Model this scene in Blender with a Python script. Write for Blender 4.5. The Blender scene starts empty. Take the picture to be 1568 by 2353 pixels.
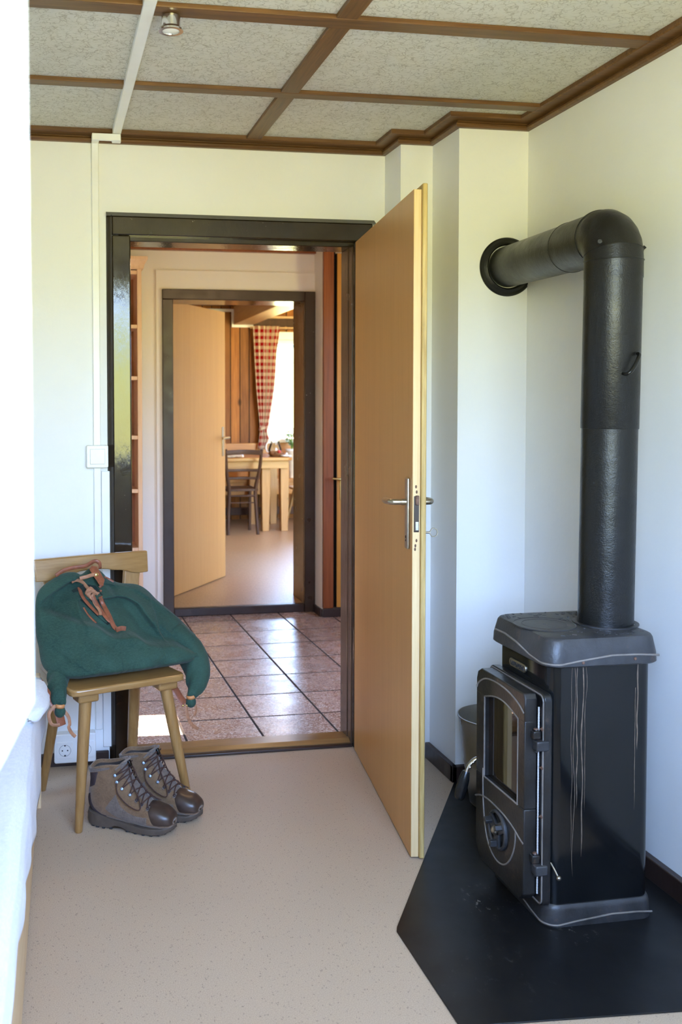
import bpy, math, random
from mathutils import Vector, Matrix, noise as mnoise
random.seed(7)
PI = math.pi
S = bpy.context.scene
COL = S.collection

# ------------------------------------------------------------------ camera
cam = bpy.data.cameras.new('camera')
cam.sensor_fit = 'HORIZONTAL'; cam.sensor_width = 36.0
cam.lens = 2250.0/1568.0*36.0
cam.shift_x = (784.0-513.0)/1568.0
cam.shift_y = -(1176.5-1017.0)/1568.0
cam.clip_start = 0.02
cam.dof.use_dof = True; cam.dof.focus_distance = 3.0; cam.dof.aperture_fstop = 7.5
camo = bpy.data.objects.new('camera', cam); COL.objects.link(camo)
R0 = Vector((0.98419173, -0.17708800, -0.00254379)); R1 = Vector((0.00926190, 0.03712025, 0.99926788)); R2 = Vector((0.17686393, 0.98349475, -0.03817362))
camo.matrix_world = Matrix(((R0.x, R1.x, -R2.x, 0), (R0.y, R1.y, -R2.y, 0), (R0.z, R1.z, -R2.z, 1.32), (0, 0, 0, 1)))
S.camera = camo

# ------------------------------------------------------------------ world: pale sky over a sunlit meadow and a tree line
SKY, MEADOW = 6.0, 6.0
W = bpy.data.worlds.new('daylight'); S.world = W; W.use_nodes = True
nt = W.node_tree; nt.nodes.clear()
tc = nt.nodes.new('ShaderNodeTexCoord'); sep = nt.nodes.new('ShaderNodeSeparateXYZ')
nt.links.new(tc.outputs['Generated'], sep.inputs[0])
rmp = nt.nodes.new('ShaderNodeValToRGB'); cr = rmp.color_ramp
mr = nt.nodes.new('ShaderNodeMapRange'); mr.inputs['From Min'].default_value = -1; mr.inputs['From Max'].default_value = 1
nt.links.new(sep.outputs['Z'], mr.inputs['Value']); nt.links.new(mr.outputs[0], rmp.inputs[0])
stops = [(0.0, (.60, .56, .17)), (0.42, (.78, .73, .31)), (0.485, (.74, .74, .30)), (0.515, (.76, .82, .32)), (0.535, (.64, .78, .50)),
         (0.56, (.90, 1.27, 1.98)), (0.72, (.74, 1.15, 2.05)), (1.0, (.46, .76, 1.50))]
cr.elements[0].position = 0; cr.elements[0].color = (*stops[0][1], 1)
cr.elements[1].position = 1; cr.elements[1].color = (*stops[-1][1], 1)
for p, c in stops[1:-1]:
    e = cr.elements.new(p); e.color = (*c, 1)
bg = nt.nodes.new('ShaderNodeBackground'); out = nt.nodes.new('ShaderNodeOutputWorld')
nt.links.new(rmp.outputs[0], bg.inputs[0]); bg.inputs[1].default_value = SKY
nt.links.new(bg.outputs[0], out.inputs[0])

# ------------------------------------------------------------------ sun and the portals that guide daylight through the windows
sl = bpy.data.lights.new('sun', 'SUN'); sl.energy = 42.0; sl.angle = math.radians(0.53); sl.color = (1.0, .95, .86)
so = bpy.data.objects.new('sun', sl); COL.objects.link(so)
so.rotation_euler = Vector((-0.72, 0.06, 0.69)).to_track_quat('Z', 'Y').to_euler()
def portal(loc, dirn, sx, sy):
    l = bpy.data.lights.new('window_portal', 'AREA'); l.shape = 'RECTANGLE'; l.size = sx; l.size_y = sy; l.cycles.is_portal = True
    o = bpy.data.objects.new('window_portal', l); COL.objects.link(o); o.location = loc
    o.rotation_euler = (-Vector(dirn)).to_track_quat('Z', 'Y').to_euler()
portal((.55, .19, 1.55), (0, 1, 0), 1.3, 1.2)
portal((-.82, 4.08, 1.0), (1, 0, 0), .35, .6)
portal((2.62, 4.40, 1.45), (-1, 0, 0), .6, 1.3)
portal((2.75, 10.85, 1.5), (0, -1, 0), .6, 1.15)

vs = S.view_settings
S.display_settings.display_device = 'sRGB'
vs.view_transform = 'Standard'; vs.look = 'None'; vs.gamma = 1.0; vs.use_curve_mapping = False
vs.exposure = 1.56
S.cycles.max_bounces = 10; S.cycles.diffuse_bounces = 6; S.cycles.glossy_bounces = 4; S.cycles.transmission_bounces = 8; S.cycles.transparent_max_bounces = 8
S.cycles.sample_clamp_indirect = 8.0; S.cycles.caustics_reflective = False; S.cycles.caustics_refractive = False
S.cycles.use_denoising = True

# ------------------------------------------------------------------ node helpers
class G:
    def __init__(s, name):
        s.m = bpy.data.materials.new(name); s.m.use_nodes = True
        s.nt = s.m.node_tree; s.nt.nodes.clear()
        s.out = s.nt.nodes.new('ShaderNodeOutputMaterial')
        s._c = None
    def n(s, typ, ins=None, **props):
        nd = s.nt.nodes.new('ShaderNode'+typ)
        for k, v in props.items(): setattr(nd, k, v)
        for k, v in (ins or {}).items(): s.put(nd.inputs[k], v)
        return nd
    def put(s, sock, v):
        if isinstance(v, bpy.types.NodeSocket): s.nt.links.new(v, sock)
        elif isinstance(v, bpy.types.Node): s.nt.links.new(v.outputs[0], sock)
        elif isinstance(v, (tuple, list)) and len(v) == 3 and sock.type == 'RGBA': sock.default_value = (*v, 1)
        else: sock.default_value = v
    @property
    def co(s):
        if s._c is None: s._c = s.n('TexCoord').outputs['Object']
        return s._c
    def uv(s): return s.n('TexCoord').outputs['UV']
    def mapv(s, scale=(1, 1, 1), loc=(0, 0, 0), rot=(0, 0, 0), vec=None):
        return s.n('Mapping', {'Vector': vec if vec is not None else s.co, 'Scale': scale, 'Location': loc, 'Rotation': rot}).outputs[0]
    def noise(s, scale, vec=None, detail=3.0, rough=.55, dist=0.0):
        return s.n('TexNoise', {'Vector': vec if vec is not None else s.co, 'Scale': scale, 'Detail': detail, 'Roughness': rough, 'Distortion': dist}).outputs['Fac']
    def vor(s, scale, vec=None, feature='F1', out='Distance', rnd=1.0):
        return s.n('TexVoronoi', {'Vector': vec if vec is not None else s.co, 'Scale': scale, 'Randomness': rnd}, feature=feature).outputs[out]
    def ramp(s, fac, stops, interp='LINEAR'):
        nd = s.n('ValToRGB', {'Fac': fac}); cr = nd.color_ramp; cr.interpolation = interp
        cr.elements[0].position = stops[0][0]; cr.elements[0].color = s.c4(stops[0][1])
        cr.elements[1].position = stops[-1][0]; cr.elements[1].color = s.c4(stops[-1][1])
        for p, c in stops[1:-1]:
            e = cr.elements.new(p); e.color = s.c4(c)
        return nd.outputs[0]
    @staticmethod
    def c4(c): return (c, c, c, 1) if isinstance(c, (int, float)) else (*c, 1)
    def mix(s, fac, a, b, blend='MIX'):
        nd = s.n('Mix', data_type='RGBA', blend_type=blend)
        s.put(nd.inputs[0], fac); s.put(nd.inputs[6], a); s.put(nd.inputs[7], b)
        return nd.outputs[2]
    def math(s, op, a, b=0.0, c=None):
        nd = s.n('Math', operation=op); s.put(nd.inputs[0], a); s.put(nd.inputs[1], b)
        if c is not None: s.put(nd.inputs[2], c)
        return nd.outputs[0]
    def bump(s, h, strength=.2, dist=.002, nrm=None):
        nd = s.n('Bump', {'Height': h, 'Strength': strength, 'Distance': dist})
        if nrm is not None: s.put(nd.inputs['Normal'], nrm)
        return nd.outputs[0]
    def bsdf(s, col, rough=.5, metal=0.0, spec=.5, nrm=None, **extra):
        ins = {'Base Color': col, 'Roughness': rough, 'Metallic': metal, 'Specular IOR Level': spec}
        if nrm is not None: ins['Normal'] = nrm
        for k, v in extra.items(): ins[k.replace('_', ' ')] = v
        b = s.n('BsdfPrincipled', ins); s.nt.links.new(b.outputs[0], s.out.inputs[0]); return s.m

def plain(name, col, rough=.5, metal=0.0, spec=.5, var=.12, scale=20, bump=.0, bscale=80):
    g = G(name); c2 = tuple(x*(1-var) for x in col); c3 = tuple(min(1, x*(1+var)) for x in col)
    c = g.ramp(g.noise(scale), [(.3, c2), (.7, c3)])
    nrm = g.bump(g.noise(bscale), bump, .001) if bump else None
    return g.bsdf(c, rough, metal, spec, nrm)

def wood(name, dark, light, axis=2, scale=60, stretch=.05, rough=.45, knots=None, plank=None, pax=0, contrast=(.3, .7), spec=.4, grain=.5, bump=.08, coat=0.0):
    g = G(name); sc = [1, 1, 1]; sc[axis] = stretch
    vec = g.mapv(tuple(sc))
    dark_line = None
    if plank:                                    # boards: every one shifted and toned a little differently
        sp = g.n('SeparateXYZ', {0: g.co}); x = g.math('DIVIDE', sp.outputs[pax], plank)
        idx = g.math('FLOOR', x); fr = g.math('FRACT', x)
        wn = g.n('TexWhiteNoise', {'W': idx}, noise_dimensions='1D')
        off = g.n('VectorMath', {0: wn.outputs['Color'], 1: (7.0, 7.0, 7.0)}, operation='MULTIPLY')
        vec = g.n('VectorMath', {0: vec, 1: off.outputs[0]}, operation='ADD').outputs[0]
        edge = g.math('MINIMUM', fr, g.math('SUBTRACT', 1.0, fr))
        dark_line = g.ramp(edge, [(0.0, 0.0), (.035, .15), (.07, 1.0)])
    n1 = g.noise(scale*.35, vec, 5, .6, 1.2); n2 = g.noise(scale*3, vec, 3, .6)
    f = g.mix(grain, n1, n2)
    col = g.ramp(f, [(contrast[0], dark), (contrast[1], light)])
    if plank:
        tone = g.ramp(wn.outputs['Value'], [(0, .72), (1, 1.12)])
        col = g.mix(1.0, col, tone, 'MULTIPLY')
    if knots:
        kv = g.mapv(tuple(1.0 if i != axis else .55 for i in range(3)))
        k = g.vor(knots[0], kv)
        kk = g.ramp(k, [(0, 1.0), (knots[1]*.5, .8), (knots[1], 0.0)])
        col = g.mix(kk, col, tuple(x*.28 for x in dark))
    if plank: col = g.mix(1.0, col, dark_line, 'MULTIPLY')
    nrm = g.bump(n2, bump, .001)
    if plank: nrm = g.bump(dark_line, .7, .004, nrm)
    return g.bsdf(col, rough, 0, spec, nrm, Coat_Weight=coat, Coat_Roughness=.15)

M = {}
# walls: white paint brushed on by hand over uneven plaster
def wallpaint(name, col, rough=.55, amt=.35):
    g = G(name); st = g.noise(30, g.mapv((1, 1, .12)), 4, .6); big = g.noise(3.0, detail=3); lump = g.noise(14, detail=4)
    c = g.ramp(big, [(.3, tuple(x*.965 for x in col)), (.7, col)])
    nrm = g.bump(st, amt*.5, .002); nrm = g.bump(lump, amt, .004, nrm)
    return g.bsdf(c, rough, 0, .35, nrm)
M['wall'] = wallpaint('white_wall_paint', (.86, .86, .845))
M['hallwall'] = wallpaint('cream_wall_paint', (.82, .76, .68))
M['white'] = plain('white_plastic', (.86, .86, .84), .35, var=.02)
M['sash'] = plain('white_gloss_paint', (.90, .91, .92), .18, var=.02)
# ceiling boards: warm grey with a scribbled print
g = G('scribbled_ceiling_board')
w1 = g.n('VectorMath', {0: g.co, 1: g.n('VectorMath', {0: g.n('TexNoise', {'Vector': g.co, 'Scale': 22.0, 'Detail': 2.0}).outputs['Color'], 1: (.05, .05, .05)}, operation='MULTIPLY').outputs[0]}, operation='ADD').outputs[0]
e1 = g.n('TexVoronoi', {'Vector': g.mapv((.62, 1, 1), vec=w1), 'Scale': 62.0}, feature='DISTANCE_TO_EDGE').outputs['Distance']
e2 = g.n('TexVoronoi', {'Vector': g.mapv((1, .7, 1), (3.3, 1.7, 0), vec=w1), 'Scale': 48.0}, feature='DISTANCE_TO_EDGE').outputs['Distance']
l1 = g.ramp(e1, [(.02, 1.0), (.055, 0.0)]); l2 = g.ramp(e2, [(.015, 1.0), (.045, 0.0)])
k1 = g.ramp(g.noise(38, detail=2), [(.40, 0.0), (.50, 1.0)]); k2 = g.ramp(g.noise(30, g.mapv(loc=(4, 2, 0)), 2), [(.44, 0.0), (.54, 1.0)])
lines = g.math('MAXIMUM', g.math('MULTIPLY', l1, k1), g.math('MULTIPLY', l2, k2))
basec = g.ramp(g.noise(5, detail=5), [(.3, (.60, .58, .51)), (.7, (.66, .64, .57))])
M['ceil'] = g.bsdf(g.mix(g.math('MULTIPLY', lines, .70), basec, (.33, .30, .23)), .6, 0, .3)
# linoleum: beige with fine flecks
g = G('flecked_linoleum')
f1 = g.ramp(g.vor(170, g.mapv((1, .6, 1))), [(.16, 1.0), (.30, 0.0)]); s1 = g.ramp(g.noise(75, detail=1), [(.50, 0.0), (.60, 1.0)])
f2 = g.ramp(g.noise(420, detail=2), [(.35, (.425, .312, .215)), (.65, (.575, .440, .312))])
c = g.mix(g.math('MULTIPLY', g.math('MULTIPLY', f1, s1), .75), f2, (.20, .145, .11))
c = g.mix(g.ramp(g.noise(2.2, detail=4), [(.35, .0), (.75, .16)]), c, (.36, .26, .19))
M['lino'] = g.bsdf(c, .5, 0, .35, g.bump(g.noise(300), .06, .0005))
g = G('kitchen_linoleum')
c = g.ramp(g.noise(160, detail=3), [(.35, (.34, .20, .10)), (.65, (.50, .325, .18))])
c = g.mix(g.ramp(g.vor(70), [(.12, .5), (.25, 0.0)]), c, (.30, .20, .12))
M['klino'] = g.bsdf(c, .38, 0, .5)
# terrazzo floor tiles
g = G('terrazzo_floor_tile')
sp = g.n('SeparateXYZ', {0: g.mapv((1/.3085, 1/.3085, 1), (-.872/.3085, -4.003/.3085, 0), (0, 0, -.009))})
fx = g.math('FRACT', sp.outputs[0]); fy = g.math('FRACT', sp.outputs[1])
ed = g.math('MINIMUM', g.math('MINIMUM', fx, g.math('SUBTRACT', 1.0, fx)), g.math('MINIMUM', fy, g.math('SUBTRACT', 1.0, fy)))
joint = g.ramp(ed, [(.012, 1.0), (.020, 0.0)])
cell = g.n('CombineXYZ', {0: g.math('FLOOR', sp.outputs[0]), 1: g.math('FLOOR', sp.outputs[1])})
tn = g.n('TexWhiteNoise', {'Vector': cell.outputs[0]}, noise_dimensions='2D').outputs['Value']
chip = g.n('TexVoronoi', {'Vector': g.co, 'Scale': 190.0}).outputs['Color']
cc = g.n('SeparateXYZ', {0: chip})
c = g.ramp(cc.outputs[0], [(0, (.20, .10, .07)), (.35, (.36, .21, .15)), (.6, (.46, .30, .22)), (.85, (.60, .46, .38)), (1, (.70, .58, .50))])
c = g.mix(1.0, c, g.ramp(tn, [(0, .82), (1, 1.08)]), 'MULTIPLY')
c = g.mix(joint, c, (.055, .045, .040))
M['tile'] = g.bsdf(c, g.mix(joint, g.ramp(g.noise(9, detail=4), [(.3, .20), (.7, .34)]), (.9, .9, .9)), 0, g.math('MULTIPLY', g.math('SUBTRACT', 1.0, joint), .5), g.bump(g.math('SUBTRACT', 1.0, joint), .5, .002))
# woods
M['batten'] = wood('stained_ceiling_batten', (.075, .033, .012), (.205, .098, .034), 0, 60, .05, .38)
M['battenY'] = wood('stained_ceiling_batten_long', (.075, .033, .012), (.205, .098, .034), 1, 60, .05, .38)
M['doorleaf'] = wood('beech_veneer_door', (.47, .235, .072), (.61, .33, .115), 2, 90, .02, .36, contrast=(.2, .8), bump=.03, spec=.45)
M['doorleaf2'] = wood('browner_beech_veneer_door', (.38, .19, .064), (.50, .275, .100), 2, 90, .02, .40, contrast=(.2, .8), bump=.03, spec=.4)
M['dooredge'] = wood('pale_door_edge', (.62, .43, .20), (.76, .58, .33), 2, 70, .03, .5)
M['doorlip'] = wood('worn_oak_door_lip', (.36, .23, .07), (.60, .44, .18), 2, 50, .06, .5, contrast=(.35, .62))
M['chair'] = wood('worn_beech_chair', (.235, .115, .032), (.425, .243, .088), 2, 40, .08, .30, spec=.5, coat=.25)
M['chairX'] = wood('worn_beech_chair_back', (.235, .115, .032), (.425, .243, .088), 0, 40, .08, .28, spec=.5, coat=.35)
M['pine'] = wood('pale_pine_board', (.62, .42, .22), (.78, .60, .38), 2, 40, .05, .5, knots=(5.0, .10))
M['pineY'] = wood('pale_pine_bed_rail', (.62, .42, .22), (.78, .60, .38), 1, 40, .05, .5, knots=(4.0, .10))
M['shelf'] = wood('pale_pine_bookcase', (.66, .40, .22), (.80, .56, .36), 2, 40, .05, .5)
M['shelfred'] = plain('reddish_pine_back', (.30, .10, .035), .6)
M['kpine'] = wood('honey_pine_wall_boards', (.20, .060, .010), (.47, .185, .040), 2, 26, .05, .5, knots=(4.2, .13), plank=.105, pax=0, spec=.2)
M['ktable'] = wood('honey_pine_table', (.34, .145, .034), (.50, .255, .078), 2, 30, .06, .38, knots=(6.0, .08))
M['ktableX'] = wood('honey_pine_table_top', (.34, .145, .034), (.50, .255, .078), 0, 30, .06, .30, knots=(6.0, .08))
M['kbench'] = wood('orange_pine_bench', (.42, .17, .035), (.60, .29, .08), 0, 30, .06, .38, knots=(6.0, .08))
M['orange'] = wood('orange_pine_plank_door', (.50, .20, .025), (.66, .31, .06), 2, 24, .05, .35, knots=(5.0, .10), plank=.10, pax=0)
M['redwood'] = wood('red_pine_casing', (.15, .035, .010), (.33, .095, .028), 2, 26, .05, .35, knots=(3.5, .12))
M['dark'] = wood('dark_stained_wood', (.035, .015, .008), (.09, .04, .02), 2, 40, .06, .5, spec=.2)
M['darkX'] = wood('dark_stained_slat', (.035, .015, .008), (.09, .04, .02), 0, 40, .06, .5, spec=.2)
M['sill'] = wood('worn_wooden_sill', (.16, .075, .022), (.33, .18, .065), 0, 40, .05, .3, spec=.5)
M['beamwood'] = wood('pale_beam_cladding', (.50, .30, .14), (.66, .43, .22), 1, 30, .05, .4)
M['kceil'] = plain('cream_ceiling_board', (.78, .70, .42), .6, var=.05)
M['kceild'] = wood('dark_ceiling_boards', (.12, .04, .014), (.26, .10, .04), 1, 26, .05, .2)
# dark glossy paint of the door frames
def frame_paint(name, a, b, rough=.18, chip=.70):
    g = G(name); n = g.noise(34, g.mapv((1, 1, .25)), 5, .65)
    c = g.ramp(g.noise(6, detail=4), [(.3, a), (.7, b)])
    chips = g.math('MULTIPLY', g.ramp(g.noise(90, detail=4), [(chip, 0.0), (chip+.04, 1.0)]), g.ramp(g.noise(5, detail=1), [(.52, 0.0), (.62, 1.0)]))
    c = g.mix(chips, c, (.55, .50, .42))
    return g.bsdf(c, g.ramp(g.noise(12, detail=3), [(.3, rough*.8), (.7, rough*1.4)]), 0, .55, g.bump(n, .28, .003))
M['frame'] = frame_paint('dark_brown_gloss_paint', (.020, .013, .008), (.034, .022, .013), .09)
M['frame2'] = frame_paint('dark_brown_satin_paint', (.030, .015, .008), (.046, .026, .015), .34)
M['jambrefl'] = frame_paint('brown_jamb_reflection', (.085, .048, .030), (.120, .072, .046), .2, .75)  # brown lightened so the colour carries the warm reflection on the jambs
M['skirt'] = frame_paint('purple_brown_skirting_paint', (.024, .013, .010), (.040, .022, .018), .35)
# metals and stove
def iron(name, col, rough, mott=.35, rust=.25, metal=0.0, spec=.5, grain=120):
    g = G(name); n = g.noise(9, detail=6, rough=.65); f = g.noise(grain, detail=3)
    c = g.ramp(n, [(.3, tuple(x*(1-mott) for x in col)), (.7, tuple(x*(1+mott) for x in col))])
    r = g.ramp(g.noise(22, detail=5, rough=.7), [(.60, 0.0), (.74, rust)])
    c = g.mix(r, c, (.17, .095, .06))
    return g.bsdf(c, g.ramp(n, [(.3, rough*.8), (.7, min(1, rough*1.3))]), metal, spec, g.bump(n, .5, .005, g.bump(f, .45, .0012)))
M['cast'] = iron('grey_cast_iron', (.031, .031, .033), .40, .62, .5)
M['castdark'] = iron('dark_cast_iron', (.013, .012, .0115), .36, .6, .45)
M['ridge'] = iron('worn_cast_iron_ridge', (.17, .148, .13), .42, .45, .5)
M['pipe'] = iron('matt_black_stove_paint', (.0050, .0050, .0048), .35, .10, .0, spec=.42, grain=260)
g = G('black_enamelled_steel')
spc = g.n('SeparateXYZ', {0: g.co})
streak = g.ramp(g.noise(60, g.mapv((1, 1, .03)), 3), [(.60, 0.0), (.78, .14)])
sm = g.ramp(g.noise(6, g.mapv((1, 1, .5)), 5, .6), [(.4, 0.0), (.8, .14)])
c = g.mix(g.math('MAXIMUM', streak, sm), (.0035, .004, .0045), (.045, .045, .044))
M['steel'] = g.bsdf(c, g.ramp(g.noise(8, detail=5), [(.3, .07), (.7, .15)]), 0, .42)
M['dripstain'] = plain('dried_drip_stain', (.12, .085, .06), .7, var=.4, scale=60)
g = G('black_hearth_sheet')
c = g.ramp(g.noise(5, detail=6, rough=.65), [(.3, (.0040, .0040, .0045)), (.7, (.0085, .0083, .0088))])
ash = g.ramp(g.noise(55, g.mapv((1, .6, 1)), 6, .7), [(.60, 0.0), (.66, 1.0)])
dst = lambda p: g.n('VectorMath', {0: g.mapv((1, 1, 0)), 1: p}, operation='DISTANCE').outputs['Value']
near = g.math('MAXIMUM', g.ramp(dst((1.15, 2.38, 0)), [(.02, 1.0), (.11, 0.0)]), g.math('MAXIMUM', g.ramp(dst((1.28, 2.20, 0)), [(.02, .8), (.08, 0.0)]), g.ramp(dst((1.02, 2.10, 0)), [(.03, .16), (.22, 0.0)])))
ashm = g.math('MULTIPLY', near, .55)
c = g.mix(g.math('MULTIPLY', ash, ashm), c, (.33, .31, .28))
M['hearth'] = g.bsdf(c, g.ramp(g.noise(7, detail=5), [(.3, .30), (.7, .46)]), 0, .34, g.bump(g.noise(200), .05, .0005))
M['chrome'] = plain('polished_steel', (.75, .75, .76), .12, 1.0, var=.03)
M['nickel'] = plain('worn_nickel', (.46, .41, .33), .33, 1.0, var=.12, scale=60)
M['brass'] = plain('aged_brass', (.62, .45, .17), .28, 1.0, var=.1)
M['zinc'] = iron('galvanised_zinc', (.50, .50, .49), .34, .12, .0, 1.0)
M['blackplastic'] = plain('black_bakelite', (.006, .006, .006), .24, spec=.35, var=.05)
M['sootshade'] = plain('soot_and_shade_black', (.006, .006, .006), .8, var=.1)  # also paints the shade in the gap beside the hall door
M['rust'] = plain('rusty_steel', (.14, .075, .05), .6, .3, var=.35, scale=90)
M['rope'] = plain('white_sealing_cord', (.55, .54, .52), .8, var=.25, scale=600)
g = G('smoked_stove_glass')
M['stoveglass'] = g.bsdf((.018, .012, .008), .03, 0, .9)
# window glass
g = G('clear_window_glass')
fr = g.n('Fresnel', {'IOR': 1.5}); tr = g.n('BsdfTransparent', {'Color': (.97, .99, .98)}); gl = g.n('BsdfGlossy', {'Color': (1, 1, 1), 'Roughness': 0.0})
mx = g.n('MixShader', {0: fr.outputs[0], 1: tr.outputs[0], 2: gl.outputs[0]}); g.nt.links.new(mx.outputs[0], g.out.inputs[0]); M['glass'] = g.m
# fabrics and leather
def cloth(name, a, b, wscale=700, rough=.85, bump=.25, sheen=.3, big=5, rep=None):
    g = G(name); n = g.noise(big, detail=5, rough=.6)
    w1 = g.noise(wscale, g.mapv((1, 1, .15)), 1); w2 = g.noise(wscale, g.mapv((.15, .15, 1)), 1)
    wv = g.math('ADD', w1, w2)
    c = g.ramp(n, [(.3, a), (.7, b)]); c = g.mix(g.math('MULTIPLY', g.math('SUBTRACT', wv, .8), .6), c, tuple(min(1, x*2.2) for x in b))
    fl = g.ramp(g.noise(70, detail=3), [(.76, 0.0), (.79, .5)])
    if rep: c = g.mix(fl, c, rep)
    nrm = g.bump(wv, bump, .0006); nrm = g.bump(g.noise(28, detail=5, rough=.55), .30, .006, nrm)
    return g.bsdf(c, rough, 0, .25, nrm, Sheen_Weight=sheen, Sheen_Roughness=.5)
M['bag'] = cloth('green_linen_canvas', (.012, .034, .024), (.030, .070, .050), rep=(.20, .23, .17), sheen=.08)
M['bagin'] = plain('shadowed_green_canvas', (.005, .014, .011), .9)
M['sheet'] = cloth('white_bed_linen', (.68, .70, .78), (.74, .755, .81), 500, .8, .08, .1)
M['leather'] = plain('red_brown_leather', (.235, .072, .034), .42, var=.25, scale=70, bump=.25, bscale=260)
M['lace'] = plain('tan_leather_lace', (.36, .165, .085), .55, var=.2, scale=80, bump=.2)
M['leatheredge'] = plain('light_tan_leather', (.56, .24, .085), .45, var=.15)
M['suede'] = cloth('brown_suede', (.115, .066, .034), (.185, .112, .062), 900, .9, .2, .4, 26)
M['bootgrey'] = cloth('grey_brown_textile', (.105, .080, .066), (.150, .118, .100), 500, .85, .4, .3, 40)
M['bootdark'] = plain('dark_purple_grey_fabric', (.040, .028, .034), .7, var=.15)
M['toecap'] = plain('dark_brown_rubber_toe_cap', (.052, .033, .026), .33, var=.2, scale=40, bump=.1)
M['sole'] = plain('brown_grey_rubber_sole', (.085, .064, .050), .6, var=.2, scale=30, bump=.15)
M['tread'] = plain('black_tread_rubber', (.022, .022, .026), .7)
M['bootlace'] = plain('dark_brown_bootlace', (.060, .026, .019), .8, var=.3, scale=400)
M['hook'] = plain('steel_lace_hook', (.20, .24, .30), .38, .7, var=.1)
M['bootin'] = plain('dark_boot_lining', (.05, .040, .036), .9)
# gingham curtain, in the cloth's own coordinates
g = G('red_gingham_cotton')
sp = g.n('SeparateXYZ', {0: g.uv()})
a = g.math('GREATER_THAN', g.math('FRACT', sp.outputs[0]), .5); b = g.math('GREATER_THAN', g.math('FRACT', sp.outputs[1]), .5)
c = g.mix(g.math('MULTIPLY', g.math('ADD', a, b), .5), (.80, .72, .56), (.46, .010, .014))
d = g.n('BsdfDiffuse', {'Color': c}); t = g.n('BsdfTranslucent', {'Color': c})
mx = g.n('MixShader', {0: .35, 1: d.outputs[0], 2: t.outputs[0]}); g.nt.links.new(mx.outputs[0], g.out.inputs[0]); M['gingham'] = g.m
M['leaf'] = plain('green_leaf', (.16, .32, .04), .5, var=.35, scale=30)
M['purple'] = plain('violet_petal', (.16, .05, .45), .6)
M['yellow'] = plain('yellow_petal', (.75, .55, .08), .6)
M['teal'] = plain('turquoise_paint', (.10, .45, .46), .5)
M['china'] = plain('white_china', (.85, .85, .84), .15, var=.02)
M['gap'] = plain('grey_recess_shade', (.30, .30, .31), .7)
M['blackhole'] = plain('black_slot', (.01, .01, .012), .6)
M['bread'] = plain('brown_crust', (.20, .085, .03), .7, var=.3)
M['fruit'] = plain('red_tomato_skin', (.55, .04, .02), .3)
M['stripe'] = plain('pale_vase_glaze', (.72, .62, .47), .35)
M['soil'] = plain('potting_soil', (.05, .03, .02), .9)
M['lampglass'] = plain('opal_lamp_glass', (.82, .82, .78), .12, var=.02)
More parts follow.
